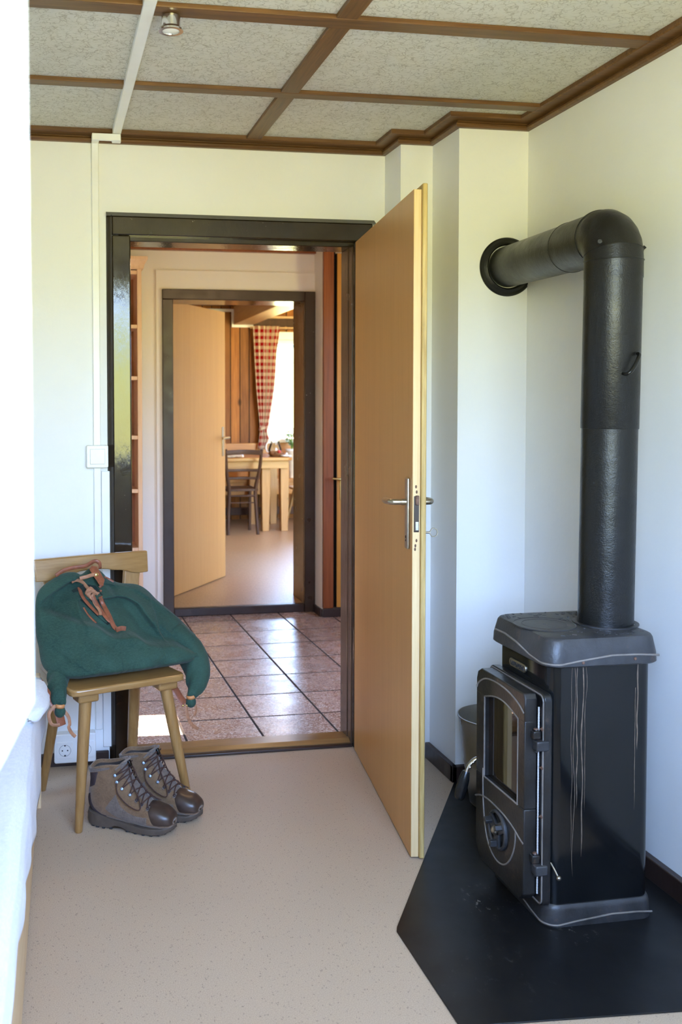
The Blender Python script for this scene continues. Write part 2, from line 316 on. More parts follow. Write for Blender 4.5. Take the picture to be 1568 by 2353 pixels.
# ------------------------------------------------------------------ mesh building
class MB:
    def __init__(s): s.v = []; s.f = []; s.uv = {}
    def add(s, vs, fs, uvs=None):
        o = len(s.v); s.v += [tuple(p) for p in vs]
        for i, f in enumerate(fs):
            if uvs: s.uv[len(s.f)] = [uvs[j] for j in f]
            s.f.append(tuple(j+o for j in f))
        return s
    def box(s, a, b):
        x0, x1 = sorted((a[0], b[0])); y0, y1 = sorted((a[1], b[1])); z0, z1 = sorted((a[2], b[2]))
        return s.add([(x0, y0, z0), (x1, y0, z0), (x1, y1, z0), (x0, y1, z0), (x0, y0, z1), (x1, y0, z1), (x1, y1, z1), (x0, y1, z1)],
                     [(0, 3, 2, 1), (4, 5, 6, 7), (0, 1, 5, 4), (1, 2, 6, 5), (2, 3, 7, 6), (3, 0, 4, 7)])
    def obox(s, c, ax, ay, az):                  # centre and three half vectors
        c, ax, ay, az = map(Vector, (c, ax, ay, az)); P = []
        for k in (-1, 1):
            for i, j in ((-1, -1), (1, -1), (1, 1), (-1, 1)): P.append(c+ax*i+ay*j+az*k)
        return s.add(P, [(0, 3, 2, 1), (4, 5, 6, 7), (0, 1, 5, 4), (1, 2, 6, 5), (2, 3, 7, 6), (3, 0, 4, 7)])
    def ring(s, rings, closed=True, caps=True):  # loft equal-length rings
        n = len(rings[0]); P = [p for r in rings for p in r]; F = []
        for i in range(len(rings)-1):
            for j in range(n if closed else n-1):
                k = (j+1) % n; F.append((i*n+j, i*n+k, (i+1)*n+k, (i+1)*n+j))
        if caps and closed:
            F.append(tuple(reversed(range(n)))); F.append(tuple((len(rings)-1)*n+j for j in range(n)))
        return s.add(P, F)
    def tube(s, pts, r, n=10, caps=True, flat=None, smooth=0):
        pts = [Vector(p) for p in pts]
        rr = list(r) if isinstance(r, (list, tuple)) else [r]*len(pts)
        if smooth: pts, rr = catmull(pts, rr, smooth)
        T = []
        for i in range(len(pts)):
            d = pts[min(i+1, len(pts)-1)]-pts[max(i-1, 0)]
            T.append(d.normalized() if d.length > 1e-9 else Vector((0, 0, 1)))
        up = Vector((0, 0, 1)) if abs(T[0].z) < .9 else Vector((0, 1, 0))
        if flat is not None: up = Vector(flat[2]) if len(flat) > 2 else up
        N = (up-T[0]*up.dot(T[0])).normalized(); rings = []
        for i, p in enumerate(pts):
            N = (N-T[i]*N.dot(T[i])).normalized(); B = T[i].cross(N)
            a, b = (flat[0], flat[1]) if flat else (1, 1)
            rings.append([p+(N*math.cos(q)*a+B*math.sin(q)*b)*rr[i] for q in [2*PI*k/n for k in range(n)]])
        return s.ring(rings, True, caps)
    def lathe(s, prof, o=(0, 0, 0), axis=(0, 0, 1), n=32, caps=False):
        A = Vector(axis).normalized(); U = A.orthogonal().normalized(); V = A.cross(U); o = Vector(o)
        rings = [[o+A*h+(U*math.cos(t)+V*math.sin(t))*r for t in [2*PI*k/n for k in range(n)]] for r, h in prof]
        return s.ring(rings, True, caps)
    def prism(s, poly, fa, fb):                  # polygon mapped by fa and fb, walls between
        n = len(poly); A = [fa(*p) for p in poly]; B = [fb(*p) for p in poly]
        F = [tuple(reversed(range(n))), tuple(range(n, 2*n))]+[(i, (i+1) % n, (i+1) % n+n, i+n) for i in range(n)]
        return s.add(A+B, F)
    def grid(s, fn, nu, nv, cu=False, uvf=None):
        P = []; U = []
        for j in range(nv+1):
            for i in range(nu if cu else nu+1):
                P.append(fn(i/nu, j/nv)); U.append(uvf(i/nu, j/nv) if uvf else (0, 0))
        w = nu if cu else nu+1; F = []
        for j in range(nv):
            for i in range(nu):
                k = (i+1) % w; F.append((j*w+i, j*w+k, (j+1)*w+k, (j+1)*w+i))
        return s.add(P, F, U if uvf else None)
    def ball(s, c, r, n=16, m=10):
        c = Vector(c); rx, ry, rz = r if isinstance(r, (tuple, list)) else (r, r, r)
        return s.ring([[c+Vector((rx*math.sin(t)*math.cos(q), ry*math.sin(t)*math.sin(q), rz*math.cos(t))) for q in [2*PI*k/n for k in range(n)]]
                       for t in [max(.02, min(PI-.02, PI*j/m)) for j in range(m+1)]], True, True)
    def build(s, name, m, parent=None, bevel=0, seg=2, ang=38, world=True, shell=0, sub=0, kind=None, label=None):
        me = bpy.data.meshes.new(name); vs = s.v
        if parent is not None and world:
            root = parent if parent.type == 'EMPTY' or parent.parent is None else parent.parent
            if root.parent is not None: root = root.parent
            inv = root.matrix_basis.inverted(); vs = [tuple(inv @ Vector(p)) for p in vs]
        me.from_pydata(vs, [], s.f); me.validate()
        if s.uv:
            L = me.uv_layers.new(name='UVMap')
            for p in me.polygons:
                for k, li in enumerate(p.loop_indices): L.data[li].uv = s.uv[p.index][k]
        import bmesh
        bm = bmesh.new(); bm.from_mesh(me)
        bmesh.ops.recalc_face_normals(bm, faces=bm.faces); bm.to_mesh(me); bm.free()
        me.materials.append(M[m] if isinstance(m, str) else m)
        me.polygons.foreach_set('use_smooth', [True]*len(me.polygons)); me.set_sharp_from_angle(angle=math.radians(ang))
        o = bpy.data.objects.new(name, me); COL.objects.link(o)
        if shell: md = o.modifiers.new('thickness', 'SOLIDIFY'); md.thickness = shell; md.offset = 0
        if bevel: md = o.modifiers.new('bevel', 'BEVEL'); md.width = bevel; md.segments = seg; md.limit_method = 'ANGLE'; md.angle_limit = math.radians(40); md.harden_normals = False
        if sub: md = o.modifiers.new('smooth', 'SUBSURF'); md.levels = sub; md.render_levels = sub
        if parent is not None: o.parent = parent
        if kind: o['kind'] = kind
        if label: o['label'] = label
        return o

def catmull(P, R, k):
    Q = []; RR = []; n = len(P)
    for i in range(n-1):
        a, b, c, d = P[max(i-1, 0)], P[i], P[i+1], P[min(i+2, n-1)]
        for j in range(k):
            t = j/k
            Q.append(.5*((2*b)+(c-a)*t+(2*a-5*b+4*c-d)*t*t+(3*b-a-3*c+d)*t**3)); RR.append(R[i]*(1-t)+R[i+1]*t)
    Q.append(P[-1]); RR.append(R[-1]); return Q, RR
def tag(o, label, cat, group=None, kind=None):
    o['label'] = label; o['category'] = cat
    if group: o['group'] = group
    if kind: o['kind'] = kind
    return o
def thing(name, label, cat, loc=(0, 0, 0), rz=0, group=None):
    o = bpy.data.objects.new(name, None); COL.objects.link(o); o.location = loc; o.rotation_euler = (0, 0, rz); o.empty_display_size = .1
    o.matrix_basis = Matrix.Translation(Vector(loc)) @ Matrix.Rotation(rz, 4, 'Z')
    return tag(o, label, cat, group)
def struct(name, mb, m, label, cat, **k):
    return tag(mb.build(name, m, **k), label, cat, None, 'structure')
def sroot(name, label, cat, loc=(0, 0, 0), rz=0):
    o = thing(name, label, cat, loc, rz); o['kind'] = 'structure'; return o
def dup(o, loc=None, rz=None, label=None):       # a thing with copies of its parts and sub-parts
    r = o.copy(); COL.objects.link(r)
    if loc is not None: r.location = loc
    if rz is not None: r.rotation_euler = (0, 0, rz)
    if label: r['label'] = label
    for ch in o.children:
        c = ch.copy(); COL.objects.link(c); c.parent = r
        for g2 in ch.children:
            d = g2.copy(); COL.objects.link(d); d.parent = c
    return r
def rrect(x0, x1, y0, y1, r, n=5):               # rounded rectangle, counter-clockwise
    P = []
    for cx, cy, a in ((x1-r, y0+r, -PI/2), (x1-r, y1-r, 0), (x0+r, y1-r, PI/2), (x0+r, y0+r, PI)):
        for k in range(n+1): P.append((cx+r*math.cos(a+PI/2*k/n), cy+r*math.sin(a+PI/2*k/n)))
    return P
def lerp(a, b, t): return a+(b-a)*t
def interp(xs, t):                               # piecewise-linear through [(t, value)]
    for (t0, a), (t1, b) in zip(xs, xs[1:]):
        if t <= t1: return lerp(a, b, max(0, (t-t0)/(t1-t0)))
    return xs[-1][1]
def spline(pts, k): return catmull([Vector(p) for p in pts], [0]*len(pts), k)[0]
# ================================================================== THE ROOM
CZ = 2.305
struct('floor', MB().box((-1.06, .5, -.08), (1.66, 3.61, 0)), 'lino', 'beige flecked linoleum floor of the stove room', 'floor')
struct('ceiling', MB().box((-1.06, .5, CZ), (1.66, 3.62, CZ+.06)), 'ceil', 'pale ceiling boards with scribbled print above the stove room', 'ceiling')
w = MB().box((-1.06, 3.6, -.08), (.262, 3.72, 2.4)).box((.262, 3.6, 1.96), (1.19, 3.72, 2.4)).box((1.19, 3.6, -.08), (1.29, 3.72, 2.4))
struct('wall_back', w, 'wall', 'white wall around the open dark-framed doorway', 'wall')
w = MB().box((1.277, 3.43, -.08), (1.41, 3.72, 2.4)).box((1.40, 3.195, -.08), (1.72, 3.72, 2.4))
struct('wall_corner', w, 'wall', 'stepped white chimney breast in the corner behind the open door', 'wall')
struct('wall_right', MB().box((1.655, .2, -.08), (1.80, 3.25, 2.4)), 'wall', 'white wall to the right of the black stove', 'wall')
struct('wall_left', MB().box((-1.20, .2, -.08), (-1.05, 3.72, 2.4)), 'wall', 'white wall beyond the bed', 'wall')
w = MB().box((-1.20, .2, -.08), (-.10, .5, 2.4)).box((1.2, .2, -.08), (1.80, .5, 2.4)).box((-.10, .2, -.08), (1.2, .5, .93)).box((-.10, .2, 2.15), (1.2, .5, 2.4))
struct('wall_front', w, 'wall', 'white wall with the open window, opposite the doorway', 'wall')
# window in the front wall: frame, and the white casement swung into the room at the left edge of the view
w1 = sroot('window_1', 'white window casement swung open into the room at the left edge', 'window', (-.078, .50, 0))
f = MB().box((-.10, .24, .93), (-.05, .30, 2.15)).box((1.15, .24, .93), (1.2, .30, 2.15)).box((-.05, .24, .93), (1.15, .30, .975)).box((-.05, .24, 2.10), (1.15, .30, 2.15))
f.build('window_frame', 'sash', w1, bevel=.004)
A = Vector((-.078, .50, 0)); E1 = Vector((-.0135, .955, 0)); d = (E1-A).normalized(); n = Vector((d.y, -d.x, 0))
def sashbar(a, b, z0, z1, th=.056):
    return MB().obox((A+d*((a+b)/2)+Vector((0, 0, (z0+z1)/2))-n*th/2), d*(b-a)/2, n*th/2, Vector((0, 0, (z1-z0)/2)))
L = (E1-A).length
for a, b, z0, z1 in ((0, .075, 1.03, 2.08), (L-.075, L, 1.03, 2.08), (.075, L-.075, 1.03, 1.105), (.075, L-.075, 2.005, 2.08)):
    sashbar(a, b, z0, z1).build('casement_rail', 'sash', w1, bevel=.007, seg=3)
for a, b, z0, z1 in ((.075, .087, 1.105, 2.005), (L-.087, L-.075, 1.105, 2.005), (.087, L-.087, 1.105, 1.117), (.087, L-.087, 1.993, 2.005)):
    MB().obox(A+d*((a+b)/2)+Vector((0, 0, (z0+z1)/2))-n*.008, d*(b-a)/2, n*.006, Vector((0, 0, (z1-z0)/2))).build('glazing_bead', 'sash', w1, bevel=.003)
MB().obox(A+d*L/2+Vector((0, 0, 1.555))-n*.014, d*(L/2-.076), n*.002, Vector((0, 0, .449))).build('pane', 'glass', w1)

# ceiling battens and mouldings
struct('trim_1', MB().box((-1.05, 2.415, CZ-.013), (1.645, 2.476, CZ)), 'batten', 'brown ceiling batten running across the room, nearer one', 'ceiling batten', bevel=.002)
struct('trim_2', MB().box((-1.05, 3.009, CZ-.013), (1.645, 3.059, CZ)), 'batten', 'brown ceiling batten running across the room, farther one by the doorway wall', 'ceiling batten', bevel=.002)
t = MB()
for a, b in ((.5, 2.415), (2.476, 3.009), (3.059, 3.55)): t.box((.727, a, CZ-.012), (.783, b, CZ))
struct('trim_3', t, 'battenY', 'brown ceiling batten running from the viewer toward the doorway wall', 'ceiling batten', bevel=.002)
def crown(path, inward):                          # two-step moulding swept along a wall path
    prof = [(0, 2.266), (.013, 2.267), (.018, 2.273), (.018, 2.279), (.013, 2.285), (.010, 2.286), (.010, 2.2885), (.016, 2.2895), (.053, 2.2895), (.056, 2.293), (.056, CZ), (0, CZ)]
    rings = []
    for i, p in enumerate(path):
        a = Vector(path[max(i-1, 0)]); b = Vector(p); c = Vector(path[min(i+1, len(path)-1)])
        def nrm(u, v):
            q = (v-u).normalized(); return Vector((-q.y, q.x))*inward
        n1 = nrm(a, b) if i else nrm(b, c); n2 = nrm(b, c) if i < len(path)-1 else n1
        m_ = (n1+n2)/(1+n1.dot(n2)); rings.append([(b.x+m_.x*o_, b.y+m_.y*o_, z_) for o_, z_ in prof])
    return MB().ring(rings)
struct('trim_4', crown([(-1.05, 3.6), (1.277, 3.6), (1.277, 3.43), (1.40, 3.43), (1.40, 3.195), (1.655, 3.195), (1.655, .5)], -1), 'batten',
       'brown stepped moulding around the ceiling edge', 'ceiling moulding', ang=25)
# skirting
def skirt(n_, a, b, lab, m_='skirt'):
    struct(n_, MB().box(a, b), m_, lab, 'skirting board', bevel=.004)
skirt('baseboard_left', (-1.05, 3.583, 0), (.214, 3.6, .047), 'low brown skirting under the socket left of the doorway')
skirt('baseboard_right', (1.632, .5, 0), (1.655, 3.195, .062), 'dark skirting along the wall right of the stove')
struct('baseboard_corner', MB().box((1.381, 3.176, 0), (1.40, 3.43, .058)).box((1.381, 3.176, 0), (1.632, 3.195, .058)), 'skirt', 'dark skirting around the foot of the chimney breast', 'skirting board', bevel=.003)
# the nearer doorway: dark painted frame and wooden sill
fr = sroot('trim_5', 'dark brown glossy frame of the nearer doorway', 'door frame', (.26, 3.6, 0))
FY = 3.576
f = MB().box((.237, FY, 0), (.303, 3.6, 1.935)); f.build('left_casing', 'frame', fr, bevel=.004)
MB().prism([(.217, 3.6), (.237, FY-.002), (.239, 3.6)], lambda x, y: (x, y, 0), lambda x, y: (x, y, 2.008)).build('left_lip', 'frame', fr)
MB().box((.2375, FY, 1.937), (1.222, 3.6, 2.004)).build('head_casing', 'frame', fr, bevel=.004)
MB().prism([(3.6, 2.022), (FY-.002, 2.004), (3.6, 2.003)], lambda y, z: (.217, y, z), lambda y, z: (1.235, y, z)).build('head_lip', 'frame', fr)
MB().box((1.150, FY, 0), (1.222, 3.6, 1.935)).build('right_casing', 'frame', fr, bevel=.004)
MB().box((.262, 3.6, 0), (.306, 3.725, 1.93)).box((.306, 3.64, 0), (.309, 3.725, 1.918)).build('left_jamb', 'frame', fr, bevel=.003)
MB().box((1.146, 3.6, 0), (1.19, 3.725, 1.93)).box((1.143, 3.64, .012), (1.147, 3.725, 1.918)).build('right_jamb', 'jambrefl', fr, bevel=.003)
MB().box((.262, 3.6, 1.918), (1.19, 3.725, 1.96)).build('head_jamb', 'frame', fr, bevel=.003)
sl_ = sroot('trim_6', 'worn wooden sill on the floor of the nearer doorway', 'door sill', (.72, 3.65, 0))
MB().prism([(3.605, 0), (3.605, .014), (3.625, .024), (3.70, .024), (3.715, .012), (3.715, 0)], lambda y, z: (.304, y, z), lambda y, z: (1.148, y, z)).build('sill_board', 'sill', sl_, ang=20)
MB().box((.304, 3.585, 0), (1.15, 3.606, .011)).build('sill_strip', 'skirt', sl_, bevel=.003)

# nearer door leaf, standing open toward the viewer
hx, hy = 1.146, 3.553; ex, ey = 1.0295, 2.659
dl = sroot('door_1', 'tan wooden door standing open beside the black stove', 'door', (hx, hy, 0))
D = Vector((ex-hx, ey-hy, 0)); DL = D.length; D.normalize(); Nn = Vector((-D.y, D.x, 0))      # Nn points right, away from the visible face
if Nn.x < 0: Nn = -Nn
H0 = Vector((hx, hy, 0))
def dbox(a, b, p, q, z0, z1):
    return MB().obox(H0+D*(a+b)/2+Nn*(p+q)/2+Vector((0, 0, (z0+z1)/2)), D*(b-a)/2, Nn*(q-p)/2, Vector((0, 0, (z1-z0)/2)))
dbox(0, DL-.0012, 0, .0225, .006, 1.930).build('leaf', 'doorleaf', dl)
dbox(DL-.0012, DL+.0012, .0005, .022, .006, 1.930).build('edge_band', 'dooredge', dl, bevel=.001)
dbox(-.012, DL+.013, .0225, .037, .006, 1.945).build('rebate_lip', 'doorlip', dl, bevel=.003, seg=2)
def at(a, p, z): return H0+D*a+Nn*p+Vector((0, 0, z))
pl = MB().obox(at(DL-.045, -.004, 1.004), D*.016, Nn*.0045, Vector((0, 0, .104))).build('handle_plate', 'nickel', dl, bevel=.004, seg=3)
h = MB().tube([at(DL-.045, -.006, 1.037), at(DL-.045, -.022, 1.037)], .0095, 14).tube([at(DL-.045, -.016, 1.037), at(DL-.045, -.038, 1.037), at(DL-.052, -.050, 1.037), at(DL-.075, -.053, 1.036), at(DL-.135, -.050, 1.034), at(DL-.150, -.045, 1.034)], [.0085, .0085, .009, .009, .0095, .007], 12, smooth=5)
h.build('door_handle', 'nickel', dl, ang=60)
MB().tube([at(DL-.045, -.0078, .935), at(DL-.045, -.0092, .935)], .0045, 12).tube([at(DL-.045, -.0078, .925), at(DL-.045, -.0092, .925)], .003, 10).build('keyhole', 'blackhole', pl)
pl2 = MB().obox(at(DL-.045, .0395, 1.004), D*.016, Nn*.003, Vector((0, 0, .104))).build('handle_plate', 'nickel', dl, bevel=.003)
MB().tube([at(DL-.045, .038, 1.037), at(DL-.045, .055, 1.037), at(DL-.052, .066, 1.037), at(DL-.075, .070, 1.037), at(DL-.150, .070, 1.034)], [.0085, .0085, .009, .0095, .008], 12, smooth=5).build('door_handle', 'nickel', dl, ang=60)
k = MB().tube([at(DL-.045, .038, .947), at(DL-.045, .062, .947)], .003, 8)
ring = [at(DL-.045, .074+.012*math.cos(t), .947+.013*math.sin(t)) for t in [PI*2*i/5+PI for i in range(6)]]
k.tube(ring, .0016, 6, smooth=2); k.build('key', 'nickel', dl, ang=60)
lk = MB().obox(at(DL+.0016, .0115, 1.006), D*.0009, Nn*.0075, Vector((0, 0, .052))).build('lock_plate', 'skirt', dl, bevel=.001)
MB().obox(at(DL+.004, .013, 1.046), D*.005, Nn*.0052, Vector((0, 0, .014))).build('latch_bolt', 'rust', dl, bevel=.002)
MB().obox(at(DL+.0030, .013, .972), D*.0008, Nn*.0040, Vector((0, 0, .012))).build('bolt_slot', 'zinc', dl)
rs = MB()
for z_, q in ((1.085, .010), (1.070, .012), (.930, .012), (.915, .009), (.905, .008)): rs.ball(at(DL+.0012, q, z_), (.0030, .0012, .0050), 8, 6)
rs.build('rust_stain', 'rust', dl)
hg = MB()
for z_ in (.25, 1.66): hg.tube([at(-.004, .040, z_-.04), at(-.004, .040, z_+.04)], .008, 10)
hg.build('hinge', 'nickel', dl)

# cable trunking, switch, double socket, ceiling spot
tr = MB().box((.166, 3.588, .127), (.192, 3.6, 2.285)).box((.166, 3.534, 2.262), (.268, 3.549, 2.286)).box((.166, 3.549, 2.262), (.192, 3.588, 2.286))
struct('trim_7', tr, 'white', 'white cable trunking running down the wall left of the doorway', 'cable trunking', bevel=.0025)
struct('trim_8', MB().box((.238, .5, CZ-.018), (.270, 3.575, CZ-.001)).box((.238, 3.551, 2.262), (.270, 3.575, CZ-.018)), 'white', 'white cable trunking running along the ceiling', 'cable trunking', bevel=.0025)
struct('trim_9', MB().box((.194, 3.592, .06), (.236, 3.6, 1.08)), 'white', 'narrow white strip between trunking and door frame', 'cable trunking', bevel=.002)
sw = thing('light_switch', 'white square light switch on the wall left of the doorway', 'light switch', (.179, 3.6, 1.135))
MB().prism(rrect(.140, .218, 1.094, 1.176, .006), lambda x, z: (x, 3.568, z), lambda x, z: (x, 3.600, z)).build('switch_housing', 'white', sw, bevel=.003, seg=3)
MB().prism(rrect(.152, .206, 1.107, 1.163, .003), lambda x, z: (x, 3.562, z), lambda x, z: (x, 3.569, z)).build('rocker', 'white', sw, bevel=.002)
sk = thing('double_socket', 'white double wall socket low on the wall behind the wooden chair', 'socket', (.09, 3.6, .075))
MB().prism(rrect(.014, .165, .022, .128, .008), lambda x, z: (x, 3.553, z), lambda x, z: (x, 3.600, z)).build('socket_housing', 'white', sk, bevel=.004, seg=3)
for cx in (.053, .126):
    ins = MB().prism(rrect(cx-.030, cx+.030, .040, .100, .003), lambda x, z: (x, 3.5505, z), lambda x, z: (x, 3.5535, z)).build('socket_insert', 'white', sk, bevel=.001)
    MB().lathe([(.0225, 0), (.0210, .0012), (.0195, .0012), (.0190, .0002), (.0001, .0002)], (cx, 3.5510, .070), (0, -1, 0), 40).build('socket_rim', 'white', ins)
    MB().tube([(cx+.0208*math.cos(t), 3.5500, .070+.0208*math.sin(t)) for t in [2*PI*k/40 for k in range(41)]], .0008, 6).build('socket_recess_shade', 'gap', ins)  # grey ring paints the shade around the edge of the socket recess
    hh = MB()
    for dx in (-.0095, .0095): hh.tube([(cx+dx, 3.5525, .070), (cx+dx, 3.5500, .070)], .0026, 12)
    for dz in (-.0185, .0185): hh.box((cx-.003, 3.5495, .070+dz-.0025), (cx+.003, 3.552, .070+dz+.0025))
    hh.build('contact', 'blackhole', ins)
sp_ = thing('ceiling_spotlight', 'small round silver spotlight fixed under the ceiling batten', 'ceiling light', (.313, 2.465, CZ))
MB().lathe([(.020, 2.292), (.024, 2.288), (.024, 2.262), (.031, 2.255), (.031, 2.251), (.0215, 2.251), (.0205, 2.254)], (.313, 2.462, 0), n=40).build('lamp_housing', 'chrome', sp_, ang=30)
MB().lathe([(.021, 2.253), (.012, 2.2505), (.0005, 2.2495)], (.313, 2.462, 0), n=32).build('lamp_lens', 'lampglass', sp_)

# hearth sheet under the stove
hp = [(1.381, 3.18), (1.061, 2.64), (.856, 2.302), (.849, 1.919), (1.123, 1.888), (1.632, 1.845), (1.632, 3.18)]
hp = [(1.388, 3.176), (1.061, 2.64), (.858, 2.308), (.850, 2.288), (.849, 1.905), (1.30, 1.872), (1.632, 1.848), (1.632, 3.176)]
tag(MB().prism(hp, lambda x, y: (x, y, .0005), lambda x, y: (x, y, .004)).build('hearth_plate', 'hearth', bevel=.001), 'black sheet metal hearth plate on the floor under the stove', 'hearth plate')

# ================================================================== HALL
struct('floor', MB().box((-.8, 3.62, -.08), (2.6, 6.04, 0)), 'tile', 'brown terrazzo tile floor of the hall behind the doorway', 'floor')
struct('ceiling', MB().box((-.8, 3.72, 2.30), (2.6, 6.04, 2.36)), 'kceild', 'dark wooden ceiling of the hall', 'ceiling')
struct('trim_10', MB().box((-.8, 6.00, 2.272), (1.68, 6.04, 2.30)), 'redwood', 'red-brown strip along the top of the hall end wall', 'ceiling moulding')
w = MB().box((-.8, 6.04, -.08), (.745, 6.30, 2.4)).box((.745, 6.04, 1.985), (1.635, 6.30, 2.4)).box((1.635, 6.04, -.08), (2.6, 6.30, 2.4))
w.box((.667, 6.028, 0), (.745, 6.04, 2.153)).box((1.64, 6.028, 0), (1.677, 6.04, 2.153)).box((.745, 6.028, 1.985), (1.64, 6.04, 2.153))
struct('wall_hall_end', w, 'hallwall', 'cream wall around the farther doorway', 'wall')
struct('wall_hall_nib', MB().box((1.677, 5.865, -.08), (2.5, 6.04, 2.4)), 'hallwall', 'cream wall nib at the right end of the hall', 'wall')
w = MB().box((-.8, 3.72, -.08), (-.70, 6.04, .70)).box((-.8, 3.72, 1.30), (-.70, 6.04, 2.4)).box((-.8, 4.26, .70), (-.70, 6.04, 1.30)).box((-.8, 3.72, .70), (-.70, 3.91, 1.30)).box((-1.2, 3.72, -.08), (-.7, 3.78, 2.4))
struct('wall_hall_left', w, 'hallwall', 'cream hall wall with the small window the sun comes through', 'wall')
hw = sroot('window_2', 'small hall window that lets in the sun patch on the tiles', 'window', (-.75, 4.08, .70))
MB().box((-.78, 3.91, .70), (-.73, 3.955, 1.30)).box((-.78, 4.215, .70), (-.73, 4.26, 1.30)).box((-.78, 3.955, .70), (-.73, 4.215, .75)).box((-.78, 3.955, 1.25), (-.73, 4.215, 1.30)).build('window_frame', 'sash', hw)
w = MB().box((2.5, 3.6, -.08), (2.6, 4.1, 2.4)).box((2.5, 4.7, -.08), (2.6, 6.04, 2.4)).box((2.5, 4.1, -.08), (2.6, 4.7, .8)).box((2.5, 4.1, 2.1), (2.6, 4.7, 2.4)).box((1.72, 3.6, -.08), (2.6, 3.72, 2.4))
struct('wall_hall_right', w, 'hallwall', 'cream hall wall with an added window, out of sight to the right', 'wall')
hw = sroot('window_3_added', 'added window brightening the hall, out of sight to the right', 'window', (2.55, 4.8, .8))  # unseen window, added to brighten the hall
MB().box((2.53, 4.1, .8), (2.58, 4.16, 2.1)).box((2.53, 4.64, .8), (2.58, 4.7, 2.1)).box((2.53, 4.16, .8), (2.58, 4.64, .86)).box((2.53, 4.16, 2.04), (2.58, 4.64, 2.1)).build('window_frame', 'sash', hw)
# farther doorway
f2 = sroot('trim_11', 'dark brown frame of the farther doorway', 'door frame', (1.19, 6.03, 0))
MB().box((.703, 6.010, 0), (.770, 6.035, 1.973)).build('left_casing', 'frame2', f2, bevel=.004)
MB().box((1.607, 6.010, 0), (1.676, 6.035, 2.035)).build('right_casing', 'frame2', f2, bevel=.004)
MB().box((.703, 6.009, 1.973), (1.607, 6.035, 2.035)).build('head_casing', 'frame2', f2, bevel=.004)
MB().box((.742, 6.03, 0), (.772, 6.30, 1.975)).build('left_jamb', 'frame2', f2, bevel=.003)
MB().box((1.605, 6.03, 0), (1.638, 6.30, 1.975)).build('right_jamb', 'jambrefl', f2, bevel=.003)
MB().box((.772, 6.03, 1.972), (1.605, 6.30, 1.99)).build('head_jamb', 'frame', f2, bevel=.003)
struct('trim_12', MB().box((.770, 6.015, 0), (1.607, 6.06, .053)), 'skirt', 'purple-brown painted threshold of the farther doorway', 'door sill', bevel=.006)
skirt('baseboard_hall', (1.662, 5.85, 0), (1.677, 6.01, .05), 'short dark skirting on the white wall nib in the hall')
skirt('baseboard_hall_right', (1.677, 5.835, 0), (2.5, 5.85, .055), 'dark skirting under the red-brown boards in the hall')
struct('trim_13', MB().box((1.680, 5.838, .055), (1.746, 5.865, 2.30)), 'redwood', 'red-brown knotty casing board right of the farther doorway', 'door casing', bevel=.003)
struct('wall_hall_gap_shade', MB().box((1.746, 5.858, .055), (1.760, 5.865, 2.30)), 'sootshade', 'black strip painting the shade between casing and orange door', 'wall')  # thin black strip that paints the shade inside a narrow gap
d3 = sroot('door_3', 'orange pine plank door with brass handle at the right end of the hall', 'door', (1.76, 5.86, .055))
MB().box((1.760, 5.832, .06), (2.46, 5.862, 2.25)).build('leaf', 'orange', d3, bevel=.002)
MB().obox((1.795, 5.829, .80), (.013, 0, 0), (0, .003, 0), (0, 0, .07)).build('handle_plate', 'brass', d3, bevel=.002)
MB().tube([(1.795, 5.83, .858), (1.795, 5.795, .860), (1.780, 5.785, .862), (1.722, 5.785, .868)], [.007, .007, .008, .006], 10, smooth=4).build('door_handle', 'brass', d3, ang=60)
# farther door leaf, opened into the kitchen
ZK = .053
d2h = Vector((.812, 6.375, 0)); d2e = Vector((1.288, 7.075, 0)); D2 = (d2e-d2h).normalized(); N2 = Vector((D2.y, -D2.x, 0)); L2 = (d2e-d2h).length
d2 = sroot('door_2', 'tan wooden door opened into the kitchen, in the farther doorway', 'door', tuple(d2h))
def b2(a, b, p, q, z0, z1): return MB().obox(d2h+D2*(a+b)/2+N2*(p+q)/2+Vector((0, 0, (z0+z1)/2)), D2*(b-a)/2, N2*(q-p)/2, Vector((0, 0, (z1-z0)/2)))
def at2(a, p, z): return d2h+D2*a+N2*p+Vector((0, 0, z))
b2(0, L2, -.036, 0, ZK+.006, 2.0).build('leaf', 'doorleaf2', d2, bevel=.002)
MB().obox(at2(L2-.045, .003, 1.055), D2*.016, N2*.003, Vector((0, 0, .106))).build('handle_plate', 'nickel', d2, bevel=.002)
MB().tube([at2(L2-.045, 0, 1.083), at2(L2-.045, .045, 1.083), at2(L2-.06, .055, 1.083), at2(L2-.16, .052, 1.080)], [.008, .008, .009, .007], 10, smooth=4).build('door_handle', 'nickel', d2, ang=60)
MB().tube([at2(L2-.045, -.036, 1.083), at2(L2-.045, -.085, 1.083), at2(L2-.06, -.09, 1.083), at2(L2-.16, -.088, 1.080)], [.008, .008, .009, .007], 10, smooth=4).build('door_handle', 'nickel', d2, ang=60)

